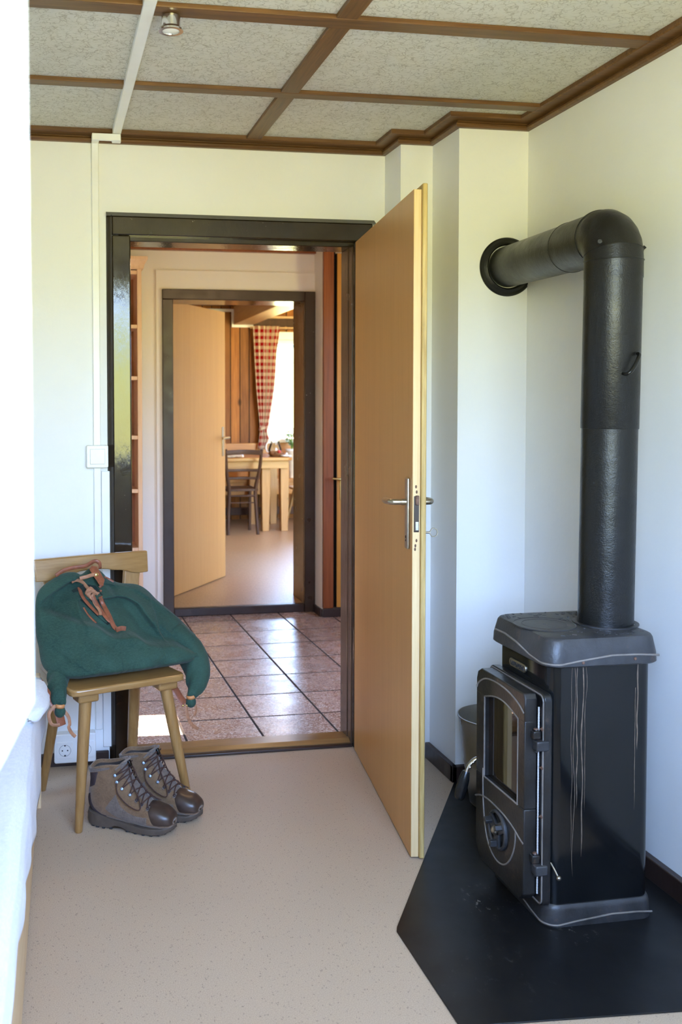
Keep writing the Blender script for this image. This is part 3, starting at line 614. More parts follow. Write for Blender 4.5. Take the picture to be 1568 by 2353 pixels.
# bookcase by the hall end wall, only its right end seen
bk = thing('bookcase', 'tall empty pine bookcase with cornice in the hall, left of the farther doorway', 'bookcase', (.20, 6.02, 0))
BX0, BX1, BY0, BY1, BZ = -.18, .552, 5.755, 6.015, 2.125
for xx in (BX0, BX1-.027): MB().box((xx, BY0, 0), (xx+.027, BY1, BZ)).build('side_panel', 'shelf', bk, bevel=.003)
MB().box((BX0, BY1-.012, 0), (BX1, BY1, BZ)).build('back_panel', 'shelfred', bk)
for z_ in (.06, .468, .815, 1.131, 1.480, 1.782, 2.098):
    MB().box((BX0+.027, BY0+.004, z_-.011), (BX1-.027, BY1-.012, z_+.011)).build('shelf_board', 'shelf', bk, bevel=.002)
c = [(0, 2.115), (.012, 2.12), (.016, 2.140), (.026, 2.160), (.034, 2.168), (.034, 2.187), (0, 2.187)]
MB().ring([[(BX0-o_, BY1, z_) for o_, z_ in c], [(BX0-o_, BY0-o_, z_) for o_, z_ in c], [(BX1+o_, BY0-o_, z_) for o_, z_ in c], [(BX1+o_, BY1, z_) for o_, z_ in c]]).build('cornice', 'shelf', bk, ang=20)

def warm_lamp(loc, watts, rad=.05):
    l = bpy.data.lights.new('lamp_glow', 'POINT'); l.energy = watts; l.shadow_soft_size = rad; l.color = (1.0, .66, .36)
    o = bpy.data.objects.new('lamp_glow', l); COL.objects.link(o); o.location = loc
hl = thing('added_hall_lamp', 'added small round lamp warming the hall, out of sight above the doorway', 'ceiling light', (1.2, 4.3, 2.30))  # unseen lamp, added to warm the light in the hall
MB().lathe([(.09, 2.30), (.09, 2.285), (.075, 2.255), (.03, 2.24), (.001, 2.238)], (1.2, 4.3, 0), n=28).build('lamp_shade', 'lampglass', hl)
warm_lamp((1.2, 4.3, 2.18), 4)
# ================================================================== KITCHEN beyond the second doorway
KY = 10.62
struct('floor', MB().box((-.1, 6.06, -.05), (4.2, KY, ZK)), 'klino', 'beige speckled floor of the kitchen beyond the farther doorway', 'floor')
w = MB().box((-.1, KY, 0), (2.46, KY+.2, 2.6)).box((3.03, KY, 0), (4.2, KY+.2, 2.6)).box((2.46, KY, 0), (3.03, KY+.2, .93)).box((2.46, KY, 2.06), (3.03, KY+.2, 2.6))
struct('wall_kitchen_back', w, 'kpine', 'knotty honey pine boarded wall of the kitchen', 'wall')
w = MB().box((-.2, 6.30, 0), (-.1, KY+.2, .70)).box((-.2, 6.30, 0), (-.1, KY+.2, 2.6))
struct('wall_kitchen_left', w, 'hallwall', 'light kitchen wall out of sight behind the tan door', 'wall')
w = MB().box((4.1, 6.30, 0), (4.2, KY+.2, 2.6))
struct('wall_kitchen_right', w, 'hallwall', 'light kitchen wall out of sight to the right', 'wall')
struct('ceiling', MB().box((2.24, 6.30, 2.43), (4.2, KY, 2.5)), 'kceil', 'cream kitchen ceiling to the right of the beam', 'ceiling')
struct('ceiling', MB().box((-.1, 6.30, 2.40), (2.04, KY, 2.5)), 'kceild', 'glossy dark wooden kitchen ceiling to the left of the beam', 'ceiling')
struct('trim_14', MB().box((2.03, 6.30, 2.205), (2.25, KY, 2.5)), 'beamwood', 'pale boxed ceiling beam in the kitchen', 'ceiling beam', bevel=.004)
struct('trim_15', MB().box((2.25, KY-.05, 2.16), (4.1, KY, 2.27)), 'dark', 'dark wooden pelmet board above the kitchen window', 'pelmet', bevel=.004)
struct('trim_16', MB().box((2.25, KY-.07, 2.272), (4.1, KY, 2.30)), 'beamwood', 'pale moulding along the top of the dark pelmet board', 'ceiling moulding', bevel=.004)
c = MB().box((1.0, KY-.02, 2.345), (2.03, KY, 2.375)).box((2.005, KY-.02, 2.185), (2.03, KY, 2.345)).box((2.005, KY-.022, 2.175), (2.27, KY, 2.204))
struct('trim_17', c, 'white', 'white cable trunking stepping around the end of the kitchen beam', 'cable trunking', bevel=.002)
# kitchen window
w4 = sroot('window_4', 'bright kitchen window with white frame behind the checked curtain', 'window', (3.04, KY, .93))
m = MB()
m.box((2.36, KY-.02, .90), (2.47, KY+.06, 2.13)).box((3.02, KY-.02, .90), (3.12, KY+.06, 2.13)).box((2.47, KY-.02, 2.045), (3.02, KY+.06, 2.13))
m.build('window_casing', 'sash', w4, bevel=.004)
m = MB().box((2.47, KY+.06, .96), (2.525, KY+.13, 2.06)).box((2.965, KY+.06, .96), (3.02, KY+.13, 2.06)).box((2.525, KY+.06, .96), (2.965, KY+.13, 1.0)).box((2.525, KY+.06, 2.0), (2.965, KY+.13, 2.06))
m.build('casement_rail', 'sash', w4, bevel=.004)
MB().box((2.36, KY-.10, .905), (3.12, KY+.12, .945)).build('window_sill', 'sash', w4, bevel=.005)
MB().box((2.52, KY+.09, .99), (2.97, KY+.096, 2.01)).build('pane', 'glass', w4)
MB().box((2.46, KY+.155, 1.965), (3.03, KY+.18, 2.0)).build('shutter_rail', 'teal', w4, bevel=.003, label='thin turquoise rail across the window near its top')
# flower box outside, violets in it
fb = thing('flower_box', 'flower box with violet flowers outside the kitchen window', 'flower box', (2.75, KY+.30, .86))
MB().box((2.45, KY+.24, .80), (3.35, KY+.38, .93)).build('box', 'white', fb, bevel=.005)
random.seed(11)
lf = MB(); pt = MB(); yl = MB()
for i in range(26):
    x = 2.5+random.random()*.8; y = KY+.26+random.random()*.10; z = .93+random.random()*.10
    a = random.random()*6.28; q = Vector((math.cos(a)*.03, math.sin(a)*.03, .02)); s_ = Vector((-math.sin(a)*.013, math.cos(a)*.013, 0)); b = Vector((x, y, z))
    lf.add([b, b+q*.5+s_, b+q, b+q*.5-s_, b+Vector((0, 0, -.06))], [(0, 1, 2, 3), (0, 4, 1)])
for x, z in ((2.60, 1.075), (2.635, 1.055), (2.66, 1.045), (2.58, 1.09), (2.74, 1.07), (2.64, .965), (2.85, 1.08), (2.95, 1.05)):
    P_ = [(x, KY+.250, z)]
    fl_ = MB()
    rim_ = [(x+(.020+.006*math.cos(5*q))*math.cos(q), KY+.248, z+(.020+.006*math.cos(5*q))*math.sin(q)) for q in [2*PI*i/40 for i in range(40)]]
    fl_.ring([rim_, [(a, KY+.254, b) for a, _, b in rim_]]).build('flower', 'purple', fb).parent = fb
    MB().ball((x, KY+.246, z), (.005, .003, .005), 8, 5).build('flower_centre', 'yellow', fb)
lf.build('foliage', 'leaf', fb, shell=.001)
# curtain rod and gathered gingham curtain
rod = thing('curtain_rod', 'wooden curtain rod above the kitchen window', 'curtain rod', (3.0, KY-.10, 2.17))
MB().tube([(2.20, KY-.085, 2.168), (3.9, KY-.085, 2.168)], .010, 12).build('rod', 'beamwood', rod)
for x in (2.60, 2.72): MB().tube([(x, KY-.05, 2.168), (x, KY-.085, 2.168)], .007, 8).ball((x, KY-.085, 2.168), .016, 12, 8).build('bracket', 'beamwood', rod)
def curt(u, v):
    z = lerp(.838, 2.185, v)
    L_ = interp([(.838, 2.272), (.95, 2.288), (1.04, 2.300), (1.5, 2.258), (2.185, 2.222)], z); R_ = interp([(.838, 2.36), (.95, 2.398), (1.04, 2.375), (1.10, 2.395), (1.5, 2.455), (1.95, 2.492), (2.185, 2.522)], z)
    amp = .022*(.5+.5*min(1, abs(z-1.05)*3)); ph = u*2*PI*4.5
    return (lerp(L_, R_, u)+.006*math.sin(ph*2), KY-.128+amp*math.sin(ph)+.008*math.sin(u*9+z*4), z)
ct = thing('curtain', 'red and white checked curtain tied at the left of the kitchen window', 'curtain', (2.35, KY-.128, .838))
MB().grid(curt, 90, 60, uvf=lambda u, v: (u*5.6, v*18.5)).build('curtain_cloth', 'gingham', ct, shell=.002)
MB().grid(lambda u, v: (2.337+.048*math.cos(u*2*PI), KY-.128+.034*math.sin(u*2*PI), 1.055+.035*v+.016*math.cos(u*2*PI)), 40, 3, cu=True, uvf=lambda u, v: (u*3.2, v*.6)).build('tieback', 'gingham', ct, shell=.003)
# table laid for breakfast
TZ = .802
tb = thing('dining_table', 'honey pine kitchen table with square legs', 'table', (1.7, 9.85, ZK))
MB().prism(rrect(.75, 2.405, 9.43, 10.25, .06), lambda x, y: (x, y, TZ-.035), lambda x, y: (x, y, TZ)).build('tabletop', 'ktableX', tb, bevel=.006)
MB().box((.85, 9.50, TZ-.115), (2.37, 9.525, TZ-.035)).build('apron', 'ktableX', tb, bevel=.003)
for x, y in ((2.345, 9.585), (2.155, 9.60), (2.365, 10.17), (2.15, 10.17), (.90, 9.60), (.90, 10.17)):
    MB().ring([[(x+a*w_, y+b*w_, z_) for a, b in ((-1, -1), (1, -1), (1, 1), (-1, 1))] for z_, w_ in ((ZK, .034), (TZ-.30, .044), (TZ-.035, .044))]).build('leg', 'ktable', tb, bevel=.004)
# objects on the table
jg = thing('glass_jug', 'clear glass jug with handle on the kitchen table', 'jug', (2.30, 9.85, TZ))
MB().lathe([(.001, TZ+.004), (.052, TZ+.004), (.070, TZ+.03), (.072, TZ+.06), (.055, TZ+.105), (.046, TZ+.125), (.050, TZ+.142), (.047, TZ+.142), (.043, TZ+.125), (.052, TZ+.103), (.068, TZ+.06), (.066, TZ+.032), (.048, TZ+.010), (.001, TZ+.010)], (2.315, 9.85, 0), n=36).build('jug_body', 'glass', jg, ang=60)
MB().tube([(2.272, 9.85, TZ+.130), (2.235, 9.85, TZ+.125), (2.220, 9.85, TZ+.085), (2.232, 9.85, TZ+.040), (2.250, 9.85, TZ+.032)], [.008, .008, .008, .007, .006], 10, smooth=5).build('jug_handle', 'lampglass', jg, ang=60)
br = thing('bread_basket', 'low basket with bread on the kitchen table in front of the glass jug', 'bread basket', (2.27, 9.60, TZ))
MB().lathe([(.001, TZ+.002), (.060, TZ+.002), (.085, TZ+.030), (.081, TZ+.030), (.057, TZ+.008), (.001, TZ+.008)], (2.27, 9.60, 0), n=30).build('basket', 'bread', br)
for dx, dy, r in ((-.03, 0, .036), (.028, .012, .034), (.0, -.03, .03)): MB().ball((2.27+dx, 9.60+dy, TZ+.035), (r*1.1, r, r*.8), 14, 9).build('bread_roll', 'bread', br)
tag(MB().ball((2.285, 9.535, TZ+.052), .017, 14, 9).build('tomato', 'fruit'), 'small red tomato on the bread basket', 'tomato')
pt_ = thing('small_plate', 'white plate at the right end of the kitchen table', 'plate', (2.345, 9.50, TZ))
MB().lathe([(.001, TZ+.001), (.030, TZ+.001), (.056, TZ+.013), (.055, TZ+.016), (.029, TZ+.006), (.001, TZ+.006)], (2.345, 9.50, 0), n=30).build('plate_dish', 'china', pt_)
bd = MB().box((2.31, 9.72, TZ+.001), (2.385, 9.80, TZ+.032)).build('butter_dish', 'bread', bevel=.006); tag(bd, 'small brown dish behind the white plate on the kitchen table', 'dish')
tag(MB().lathe([(.001, TZ+.001), (.013, TZ+.001), (.015, TZ+.02), (.011, TZ+.032), (.001, TZ+.036)], (2.392, 9.66, 0), n=16).build('salt_shaker', 'china'), 'small white salt shaker at the table end', 'salt shaker')
np_ = thing('newspaper', 'crumpled white paper on the left of the kitchen table', 'paper', (1.80, 9.58, TZ))
def paper(u, v):
    x = 1.72+u*.20; y = 9.50+v*.18
    return (x, y, TZ+.004+.022*abs(mnoise.noise((x*22, y*22, 0)))+.012*(1-abs(2*v-1))*(.4+u))
MB().grid(paper, 30, 24).build('paper_sheet', 'china', np_, shell=.002)
# ladder-back chair seen from behind
lc = thing('ladderback_chair', 'dark brown ladder-back chair with its back to the doorway, at the kitchen table', 'chair', (1.875, 9.50, ZK))
for x0, xt in ((1.728, 1.697), (2.024, 2.052)):
    MB().tube([(x0, 9.34, ZK), (x0+(x0-1.875)*-.06, 9.37, ZK+.22), (x0-(x0-1.875)*.12, 9.375, ZK+.44), ((x0+xt)/2, 9.34, ZK+.62), (xt, 9.29, .892)], [.015, .017, .018, .017, .014], 10, smooth=4).build('rear_post', 'dark', lc, ang=60)
for x in (1.735, 2.015): MB().tube([(x, 9.70, ZK), (x, 9.68, ZK+.44)], [.014, .017], 10).build('front_leg', 'dark', lc)
MB().prism(rrect(1.715, 2.035, 9.36, 9.72, .03), lambda x, y: (x, y, .478), lambda x, y: (x, y, .503)).build('seat', 'dark', lc, bevel=.004)
for z_, h_, y_ in ((.858, .024, 9.30), (.684, .013, 9.345), (.605, .012, 9.36)):
    hw_ = interp([(.5, .145), (.9, .178)], z_)
    MB().grid(lambda u, v: (1.875-hw_+2*hw_*u, y_-.012+.03*math.sin(PI*u), z_-h_+2*h_*v+(.006*math.sin(PI*u) if h_ > .02 else 0)), 16, 2).build('back_slat', 'darkX', lc, shell=.014, bevel=.002)
for z_, r_ in ((.432, .010), (.365, .006)):
    MB().tube([(1.735, 9.37, z_), (2.015, 9.37, z_)], r_, 8).build('stretcher', 'darkX', lc)
# bench along the wall
bn = thing('corner_bench', 'orange pine bench along the kitchen wall behind the table', 'bench', (2.0, 10.45, ZK))
MB().box((.4, 10.225, .490), (3.5, 10.56, .528)).build('bench_seat', 'kbench', bn, bevel=.005)
MB().box((.4, 10.26, .36), (3.5, 10.285, .490)).build('bench_apron', 'kbench', bn, bevel=.003)
MB().box((.4, 10.56, .53), (3.5, 10.60, .90)).build('bench_back', 'kbench', bn, bevel=.004)
for x in (.5, 1.4, 2.9, 3.4): MB().box((x, 10.29, ZK), (x+.06, 10.54, .490)).build('bench_leg', 'dark', bn, bevel=.003)
MB().box((.4, 10.36, .13), (3.5, 10.40, .21)).build('foot_rail', 'dark', bn, bevel=.003)
# tall vase with green stems
vs_ = thing('tall_vase', 'tall pale tapered vase with green plant right of the kitchen table', 'vase', (2.60, 10.32, .528))
MB().lathe([(.001, .529), (.030, .529), (.032, .56), (.040, .66), (.052, .78), (.066, .822), (.068, .832), (.062, .832), (.050, .79), (.036, .66), (.001, .60)], (2.615, 10.32, 0), n=30).build('vase_body', 'stripe', vs_)
MB().lathe([(.064, .822), (.072, .826), (.072, .842), (.060, .842), (.058, .83)], (2.615, 10.32, 0), n=30).build('vase_rim', 'china', vs_)
random.seed(4); st = MB(); lv = MB()
for i in range(22):
    a = random.random()*6.28; h_ = .10+random.random()*.16; b = Vector((2.615, 10.32, .83)); t = b+Vector((math.cos(a)*.07, math.sin(a)*.07, h_))
    mid = (b+t)/2+Vector((0, 0, .03)); st.tube([b, mid, t], .002, 5, smooth=3)
    for q in range(6):
        p = b.lerp(t, .35+.65*random.random()); e = random.random()*6.28
        q1 = Vector((math.cos(e)*.035, math.sin(e)*.035, .015)); s_ = Vector((-math.sin(e)*.011, math.cos(e)*.011, 0))
        lv.add([p, p+q1*.5+s_, p+q1, p+q1*.5-s_], [(0, 1, 2, 3)])
st.build('stems', 'leaf', vs_); lv.build('foliage', 'leaf', vs_, shell=.001)
# chair of the stool kind at the right end of the table: seen in part
rc = thing('plank_chair', 'light wooden plank chair at the right end of the kitchen table', 'chair', (2.56, 9.62, ZK))
MB().prism(rrect(2.42, 2.78, 9.44, 9.80, .05), lambda x, y: (x, y, .470), lambda x, y: (x, y, .492)).build('seat', 'chair', rc, bevel=.005)
for x, y, xo, yo in ((2.50, 9.50, -.055, -.06), (2.50, 9.74, -.09, .06), (2.72, 9.50, .06, -.06), (2.72, 9.74, .06, .06)):
    MB().tube([(x+xo, y+yo, ZK), (x, y, .472)], [.011, .017], 10).build('leg', 'chair', rc)
MB().ring([[(2.66, 9.52, .49), (2.69, 9.52, .49), (2.69, 9.72, .49), (2.66, 9.72, .49)], [(2.74, 9.45, .85), (2.765, 9.45, .85), (2.765, 9.79, .85), (2.74, 9.79, .85)]]).build('backrest', 'chair', rc, bevel=.006)
# ceiling lamp
kl = thing('ceiling_lamp', 'round glass ceiling lamp in the kitchen', 'ceiling light', (2.34, 9.2, 2.43))
MB().lathe([(.001, 2.43), (.10, 2.43), (.10, 2.385), (.09, 2.38), (.001, 2.38)], (2.37, 9.2, 0), n=32).build('lamp_base', 'nickel', kl, ang=30)
MB().lathe([(.095, 2.384), (.12, 2.34), (.10, 2.285), (.05, 2.262), (.001, 2.256)], (2.37, 9.2, 0), n=32).build('lamp_shade', 'lampglass', kl)
warm_lamp((2.37, 9.2, 2.20), 8)
dn_ = thing('kitchen_downlight', 'small ceiling lamp behind the top of the farther door', 'ceiling light', (1.15, 8.0, 2.40))
MB().lathe([(.06, 2.40), (.06, 2.385), (.05, 2.37), (.001, 2.366)], (1.15, 8.0, 0), n=28).build('lamp_shade', 'lampglass', dn_)
warm_lamp((1.15, 8.0, 2.30), 2)
# ================================================================== WOOD STOVE
sv = thing('wood_stove', 'black cast iron wood stove on the hearth plate in the right corner', 'stove', (1.375, 2.39, .004))
X0, X1, Y0, Y1 = 1.234, 1.516, 2.240, 2.530
body = rrect(X0, X1, Y0, Y1, .030, 6)
MB().prism(body, lambda x, y: (x, y, .052), lambda x, y: (x, y, .690)).build('body', 'steel', sv, ang=30)
# base: flared casting with a raised wavy line
def plinth(rings): return MB().ring(rings)
def rr(e, z, r=.035): return [(x, y, z) for x, y in rrect(X0-e, X1+e*.8, Y0-e, Y1+e, r+e*.5, 6)]
base = MB().ring([rr(.013, .0045), rr(.012, .020), rr(.010, .045), rr(.008, .052), rr(.004, .057), rr(-.01, .057)]).build('base', 'cast', sv, ang=35)
def around(e, zf, n=90):
    # front face (-X) from far to near, then the right side (-Y) from near to far right
    P = []
    for k in range(n+1):
        t = k/n
        if t < .46: y = lerp(Y1-.02, Y0-e+.035, t/.46); p = (X0-e, y)
        elif t < .54:
            q = (t-.46)/.08*PI/2; p = (X0-e+.035-.035*math.cos(q), Y0-e+.035-.035*math.sin(q))
        else: p = (lerp(X0-e+.035, X1-.012+e*.8, (t-.54)/.46), Y0-e)
        P.append((p[0], p[1], zf(t)))
    return P
def wave(lo, mid, hi): return lambda t: interp([(0, hi), (.12, hi), (.25, mid), (.38, lo+.004), (.46, lo), (.54, lo), (.62, lo+.006), (.80, mid), (.93, mid-.001), (1, mid-.004)], t)
MB().tube(around(.0125, wave(.010, .026, .034)), .0026, 7, smooth=0).build('base_ridge', 'ridge', base, ang=60)
# top plate
def tp(e, z): return [(x, y, z) for x, y in rrect(X0-e, X1+e*.7, Y0-e, Y1+e, .040, 7)]
top = MB().ring([tp(.016, .664), tp(.0205, .668), tp(.0195, .690), tp(.012, .727), tp(.008, .7335), tp(.002, .736), tp(-.02, .737)]).build('top_plate', 'cast', sv, ang=35)
MB().tube(around(.0190, lambda t: interp([(0, .700), (.10, .7015), (.22, .694), (.36, .678), (.46, .673), (.54, .673), (.62, .680), (.78, .691), (.90, .690), (1, .686)], t)), .0029, 7).build('top_ridge', 'ridge', top, ang=60)
cpx, cpy = 1.293, 2.383
MB().lathe([(.082, .7372), (.080, .7392), (.0785, .7380), (.060, .7382), (.0585, .7391), (.0570, .7382), (.004, .7383), (.0035, .7365), (.0001, .7365)], (cpx, cpy, 0), n=48).build('cooking_plate', 'cast', top, ang=30)
pc = (1.4625, 2.372)
MB().lathe([(.0725, .7372), (.084, .7372), (.084, .7398), (.078, .7405), (.0725, .7400)], (*pc, 0), n=48).build('flue_collar', 'cast', top, ang=30)
# cast relief beside the plates: small leaves on both sides
random.seed(3); rl = MB()
for i in range(210):
    x = random.uniform(X0-.002, X1-.012); y = random.uniform(Y0+.004, Y1-.01)
    if math.hypot(x-cpx, y-cpy) < .088 or math.hypot(x-pc[0], y-pc[1]) < .090: continue
    if not (x > cpx+.07 or y > cpy+.06 or (y < cpy-.075 and x > cpx-.02)): continue
    a = random.random()*PI; rl.obox((x, y, .7376), (.0048*math.cos(a), .0048*math.sin(a), 0), (-.0018*math.sin(a), .0018*math.cos(a), 0), (0, 0, .0007))
rl.build('cast_relief', 'cast', top, kind='stuff')
for x, z in ((1.310, .676), (1.452, .680)): MB().lathe([(.0001, .0022), (.0034, .0018), (.0042, .0)], (x, Y0-.0205, z), (0, -1, 0), 14).build('rivet', 'rust', top)
# front: name plate, back plate of the door, screws, sealing cord
np2 = MB().prism(rrect(2.366, 2.458, .613, .635, .010, 6), lambda y, z: (X0-.0035, y, z), lambda y, z: (X0+.002, y, z)).build('name_plate', 'nickel', sv, bevel=.0012)
lt = MB()
random.seed(9)
for i in range(8):
    y = 2.444-i*.0097
    for dy, dz, hy, hz in [((-.0028, 0, .0009, .0058)), ((.0004, random.choice((.0045, -.0045, 0)), .0026, .0009)), ((.0026, random.choice((.002, -.002)), .0009, .0036))]:
        lt.box((X0-.0046, y-dy-hy, .624+dz-hz), (X0-.0035, y-dy+hy, .624+dz+hz))
lt.build('worn_lettering', 'cast', np2)
bp = MB().prism(rrect(2.231, 2.538, .056, .597, .018, 5), lambda y, z: (1.213, y, z), lambda y, z: (1.2345, y, z)).build('door_surround', 'castdark', sv, bevel=.003)
MB().tube([(1.2125, y, z) for y, z in rrect(2.2355, 2.5335, .061, .592, .016, 5)]+[(1.2125, 2.5175, .061)], .0024, 6).build('surround_ridge', 'ridge', bp, ang=60)
for z in (.509, .411, .287): MB().tube([(1.214, 2.240, z), (1.2055, 2.240, z)], .0022, 8).ball((1.211, 2.238, z), (.003, .0055, .0055), 10, 6).build('screw', 'rust', bp)
rp = MB().tube([(1.2085, 2.2515, .085+.0035*i) for i in range(137)], [.0019 if i % 2 else .0026 for i in range(137)], 7).build('sealing_cord', 'rope', bp, ang=60)
# stove door
xd, xb = 1.172, 1.206
DY0, DY1, DZ0, DZ1 = 2.254, 2.534, .062, .594
sd = MB()
gy0, gy1, gz0, gz1 = 2.290, 2.484, .300, .522
def px(poly, m=sd, xa=xd, xc=xb): m.prism(poly, lambda y, z: (xa, y, z), lambda y, z: (xc, y, z))
px([(DY0, DZ0+.02), (DY0+.02, DZ0), (DY1-.03, DZ0), (DY1, DZ0+.035), (DY1, gz0), (DY0, gz0)])
px([(DY0, gz0), (gy0, gz0), (gy0, gz1+.004), (DY0, gz1+.004)]); px([(gy1, gz0), (DY1, gz0), (DY1, gz1+.004), (gy1, gz1+.004)])
arc = [(lerp(gy0, gy1, k/12), gz1+.020*math.sin(PI*k/12)) for k in range(13)]
px([(DY0, gz1)]+[(DY0, DZ1-.012), (DY0+.008, DZ1), (DY1-.030, DZ1), (DY1-.008, DZ1-.012), (DY1, DZ1-.034), (DY1, gz1)]+list(reversed(arc)))
df = sd.build('stove_door', 'castdark', sv, bevel=.003, ang=30)
MB().box((1.186, gy0-.012, gz0-.012), (1.190, gy1+.012, gz1+.03)).build('door_glass', 'stoveglass', df)
fl = MB()
for a, b in (((gy0, gz0), (gy0, gz1)), ((gy1, gz0), (gy1, gz1)), ((gy0, gz0), (gy1, gz0))): fl.tube([(xd+.0012, a[0], a[1]), (xd+.0012, b[0], b[1])], .0026, 8)
fl.tube([(xd+.0012, y, z) for y, z in arc], .0026, 8)
arch = [(2.530, .536), (2.518, .552), (2.480, .572), (2.43, .580), (2.38, .580), (2.33, .574), (2.285, .561), (2.258, .545)]
fl.tube([(xd-.0005, y, z) for y, z in arch], .0024, 8, smooth=4)
drop = [(2.487, .322), (2.487, .270), (2.482, .215), (2.470, .162), (2.447, .124), (2.410, .105), (2.370, .107), (2.338, .126), (2.312, .160), (2.298, .196), (2.297, .225)]
fl.tube([(xd-.0005, y, z) for y, z in drop], .0024, 8, smooth=4)
fl.tube([(xd-.0005, y, z) for y, z in ((2.534, .228), (2.505, .240), (2.465, .247), (2.415, .247), (2.36, .243), (2.31, .232), (2.275, .219), (2.256, .213))], .0024, 8, smooth=4)
fl.build('cast_ridges', 'ridge', df, ang=60)
# air wheel
aw = MB().lathe([(.052, 0), (.052, .006), (.047, .0095), (.043, .006), (.043, .002)], (xd, 2.392, .190), (-1, 0, 0), 44)
for k in range(3):
    a = k*2*PI/3+.5; u = Vector((0, math.cos(a), math.sin(a))); t = Vector((0, -math.sin(a), math.cos(a)))
    aw.obox(Vector((xd-.005, 2.392, .190))+u*.023, u*.022, t*.0145, Vector((.0035, 0, 0)))
whl = aw.build('air_wheel', 'cast', df, bevel=.001, ang=35)
MB().ball((xd-.011, 2.392, .190), (.010, .012, .012), 18, 12).build('wheel_hub', 'nickel', whl, ang=80)
for k in range(3):
    a = k*2*PI/3+.5; u = Vector((0, math.cos(a), math.sin(a))); t = Vector((0, -math.sin(a), math.cos(a)))
    MB().obox(Vector((xd-.016, 2.392, .190))+u*.034, u*.008, t*.006, Vector((.010, 0, 0))).build('wheel_tab', 'cast', whl, bevel=.0015)
for k in range(3):
    a = k*2*PI/3+.5+PI/3; u = Vector((0, math.cos(a), math.sin(a))); t = Vector((0, -math.sin(a), math.cos(a)))
    MB().obox(Vector((xd-.0006, 2.392, .190))+u*.028, u*.013, t*.010, Vector((.0004, 0, 0))).build('air_opening', 'sootshade', whl)
# hinges, each an arm on the door and an arm on the surround
for z in (.482, .166):
    hb = MB().box((1.188, 2.238, z+.001), (1.209, 2.262, z+.022)).tube([(1.198, 2.245, z+.020), (1.198, 2.245, z+.026)], .005, 10).build('hinge', 'ridge' if False else 'castdark', sv, bevel=.003)
    MB().box((1.192, 2.226, z-.026), (1.224, 2.254, z-.001)).tube([(1.199, 2.243, z-.034), (1.199, 2.243, z-.026)], .004, 10).build('hinge_bracket', 'cast', hb, bevel=.003)
    MB().lathe([(.0001, .0032), (.0052, .0024), (.0064, 0)], (1.198, 2.245, z+.0255), (0, 0, 1), 12).build('hinge_pin', 'rust', hb)
# handle: curved polished arm with a black grip hanging at the far edge of the door
hd = MB().tube([(1.196, 2.548, .326), (1.178, 2.550, .324), (1.160, 2.551, .308), (1.149, 2.552, .284)], [.011, .010, .0095, .009], 12, flat=(1, .55, (1, 0, 0)), smooth=5).build('handle_arm', 'chrome', sv, ang=60)
MB().tube([(1.1515, 2.552, .290), (1.146, 2.552, .270), (1.138, 2.553, .243), (1.132, 2.553, .220), (1.1295, 2.553, .212)], [.010, .0145, .0165, .0145, .010], 14, smooth=5).build('handle_grip', 'blackplastic', hd, ang=60)
MB().ball((1.168, 2.541, .318), (.004, .003, .004), 10, 6).ball((1.158, 2.541, .304), (.004, .003, .004), 10, 6).build('handle_screw', 'chrome', hd)
# small lever low on the side
lv_ = MB().tube([(1.2385, 2.2405, .166), (1.2425, 2.228, .154), (1.246, 2.219, .142)], .0022, 8).build('ash_lever', 'nickel', sv)
MB().ball((1.2475, 2.216, .137), .0062, 14, 10).build('lever_knob', 'nickel', lv_, ang=80)
# dried drips on the side sheet
dr = MB()
def drip(x, za, zb, wd, wob, seed):
    pts = []; n = 26
    for k in range(n+1):
        t = k/n; z = lerp(za, zb, t); pts.append((x+wob*mnoise.noise((seed, t*4.0, 0)), z))
    P = []
    for k, (a, z) in enumerate(pts):
        q = wd*(.7+.5*mnoise.noise((seed+9, k*.4, 0)))*(1 if k < n-3 else (n-k+.3)/3.3); P += [(a-q, Y0-.0006, z), (a+q, Y0-.0006, z)]
    dr.add(P, [(2*k, 2*k+1, 2*k+3, 2*k+2) for k in range(n)])
for a in ((1.292, .664, .190, .0008, .007, 1), (1.299, .664, .125, .0010, .012, 2), (1.306, .664, .300, .0016, .007, 3), (1.321, .664, .175, .0020, .006, 5), (1.329, .664, .290, .0009, .006, 6),
          (1.473, .664, .440, .0026, .003, 8), (1.467, .60, .285, .0012, .002, 10)): drip(*a)
dr.build('dried_drip', 'dripstain', sv)

# ================================================================== STOVE PIPE
sp2 = thing('stove_pipe', 'black stove pipe rising from the stove and bending into the chimney breast', 'stove pipe', (pc[0], pc[1], .737))
pb = Vector((pc[0], pc[1], .7376)); pm = Vector((1.4675, 2.372, 1.255)); pt2 = Vector((1.473, 2.372, 1.690))
R_ = .0708
MB().tube([pb, pm], R_, 56).build('lower_pipe', 'pipe', sp2, ang=30)
MB().tube([pm, pm+(pt2-pm)*.004, pt2], [R_+.0012, R_+.0022, R_+.0022], 56).build('upper_pipe', 'pipe', sp2, ang=30)
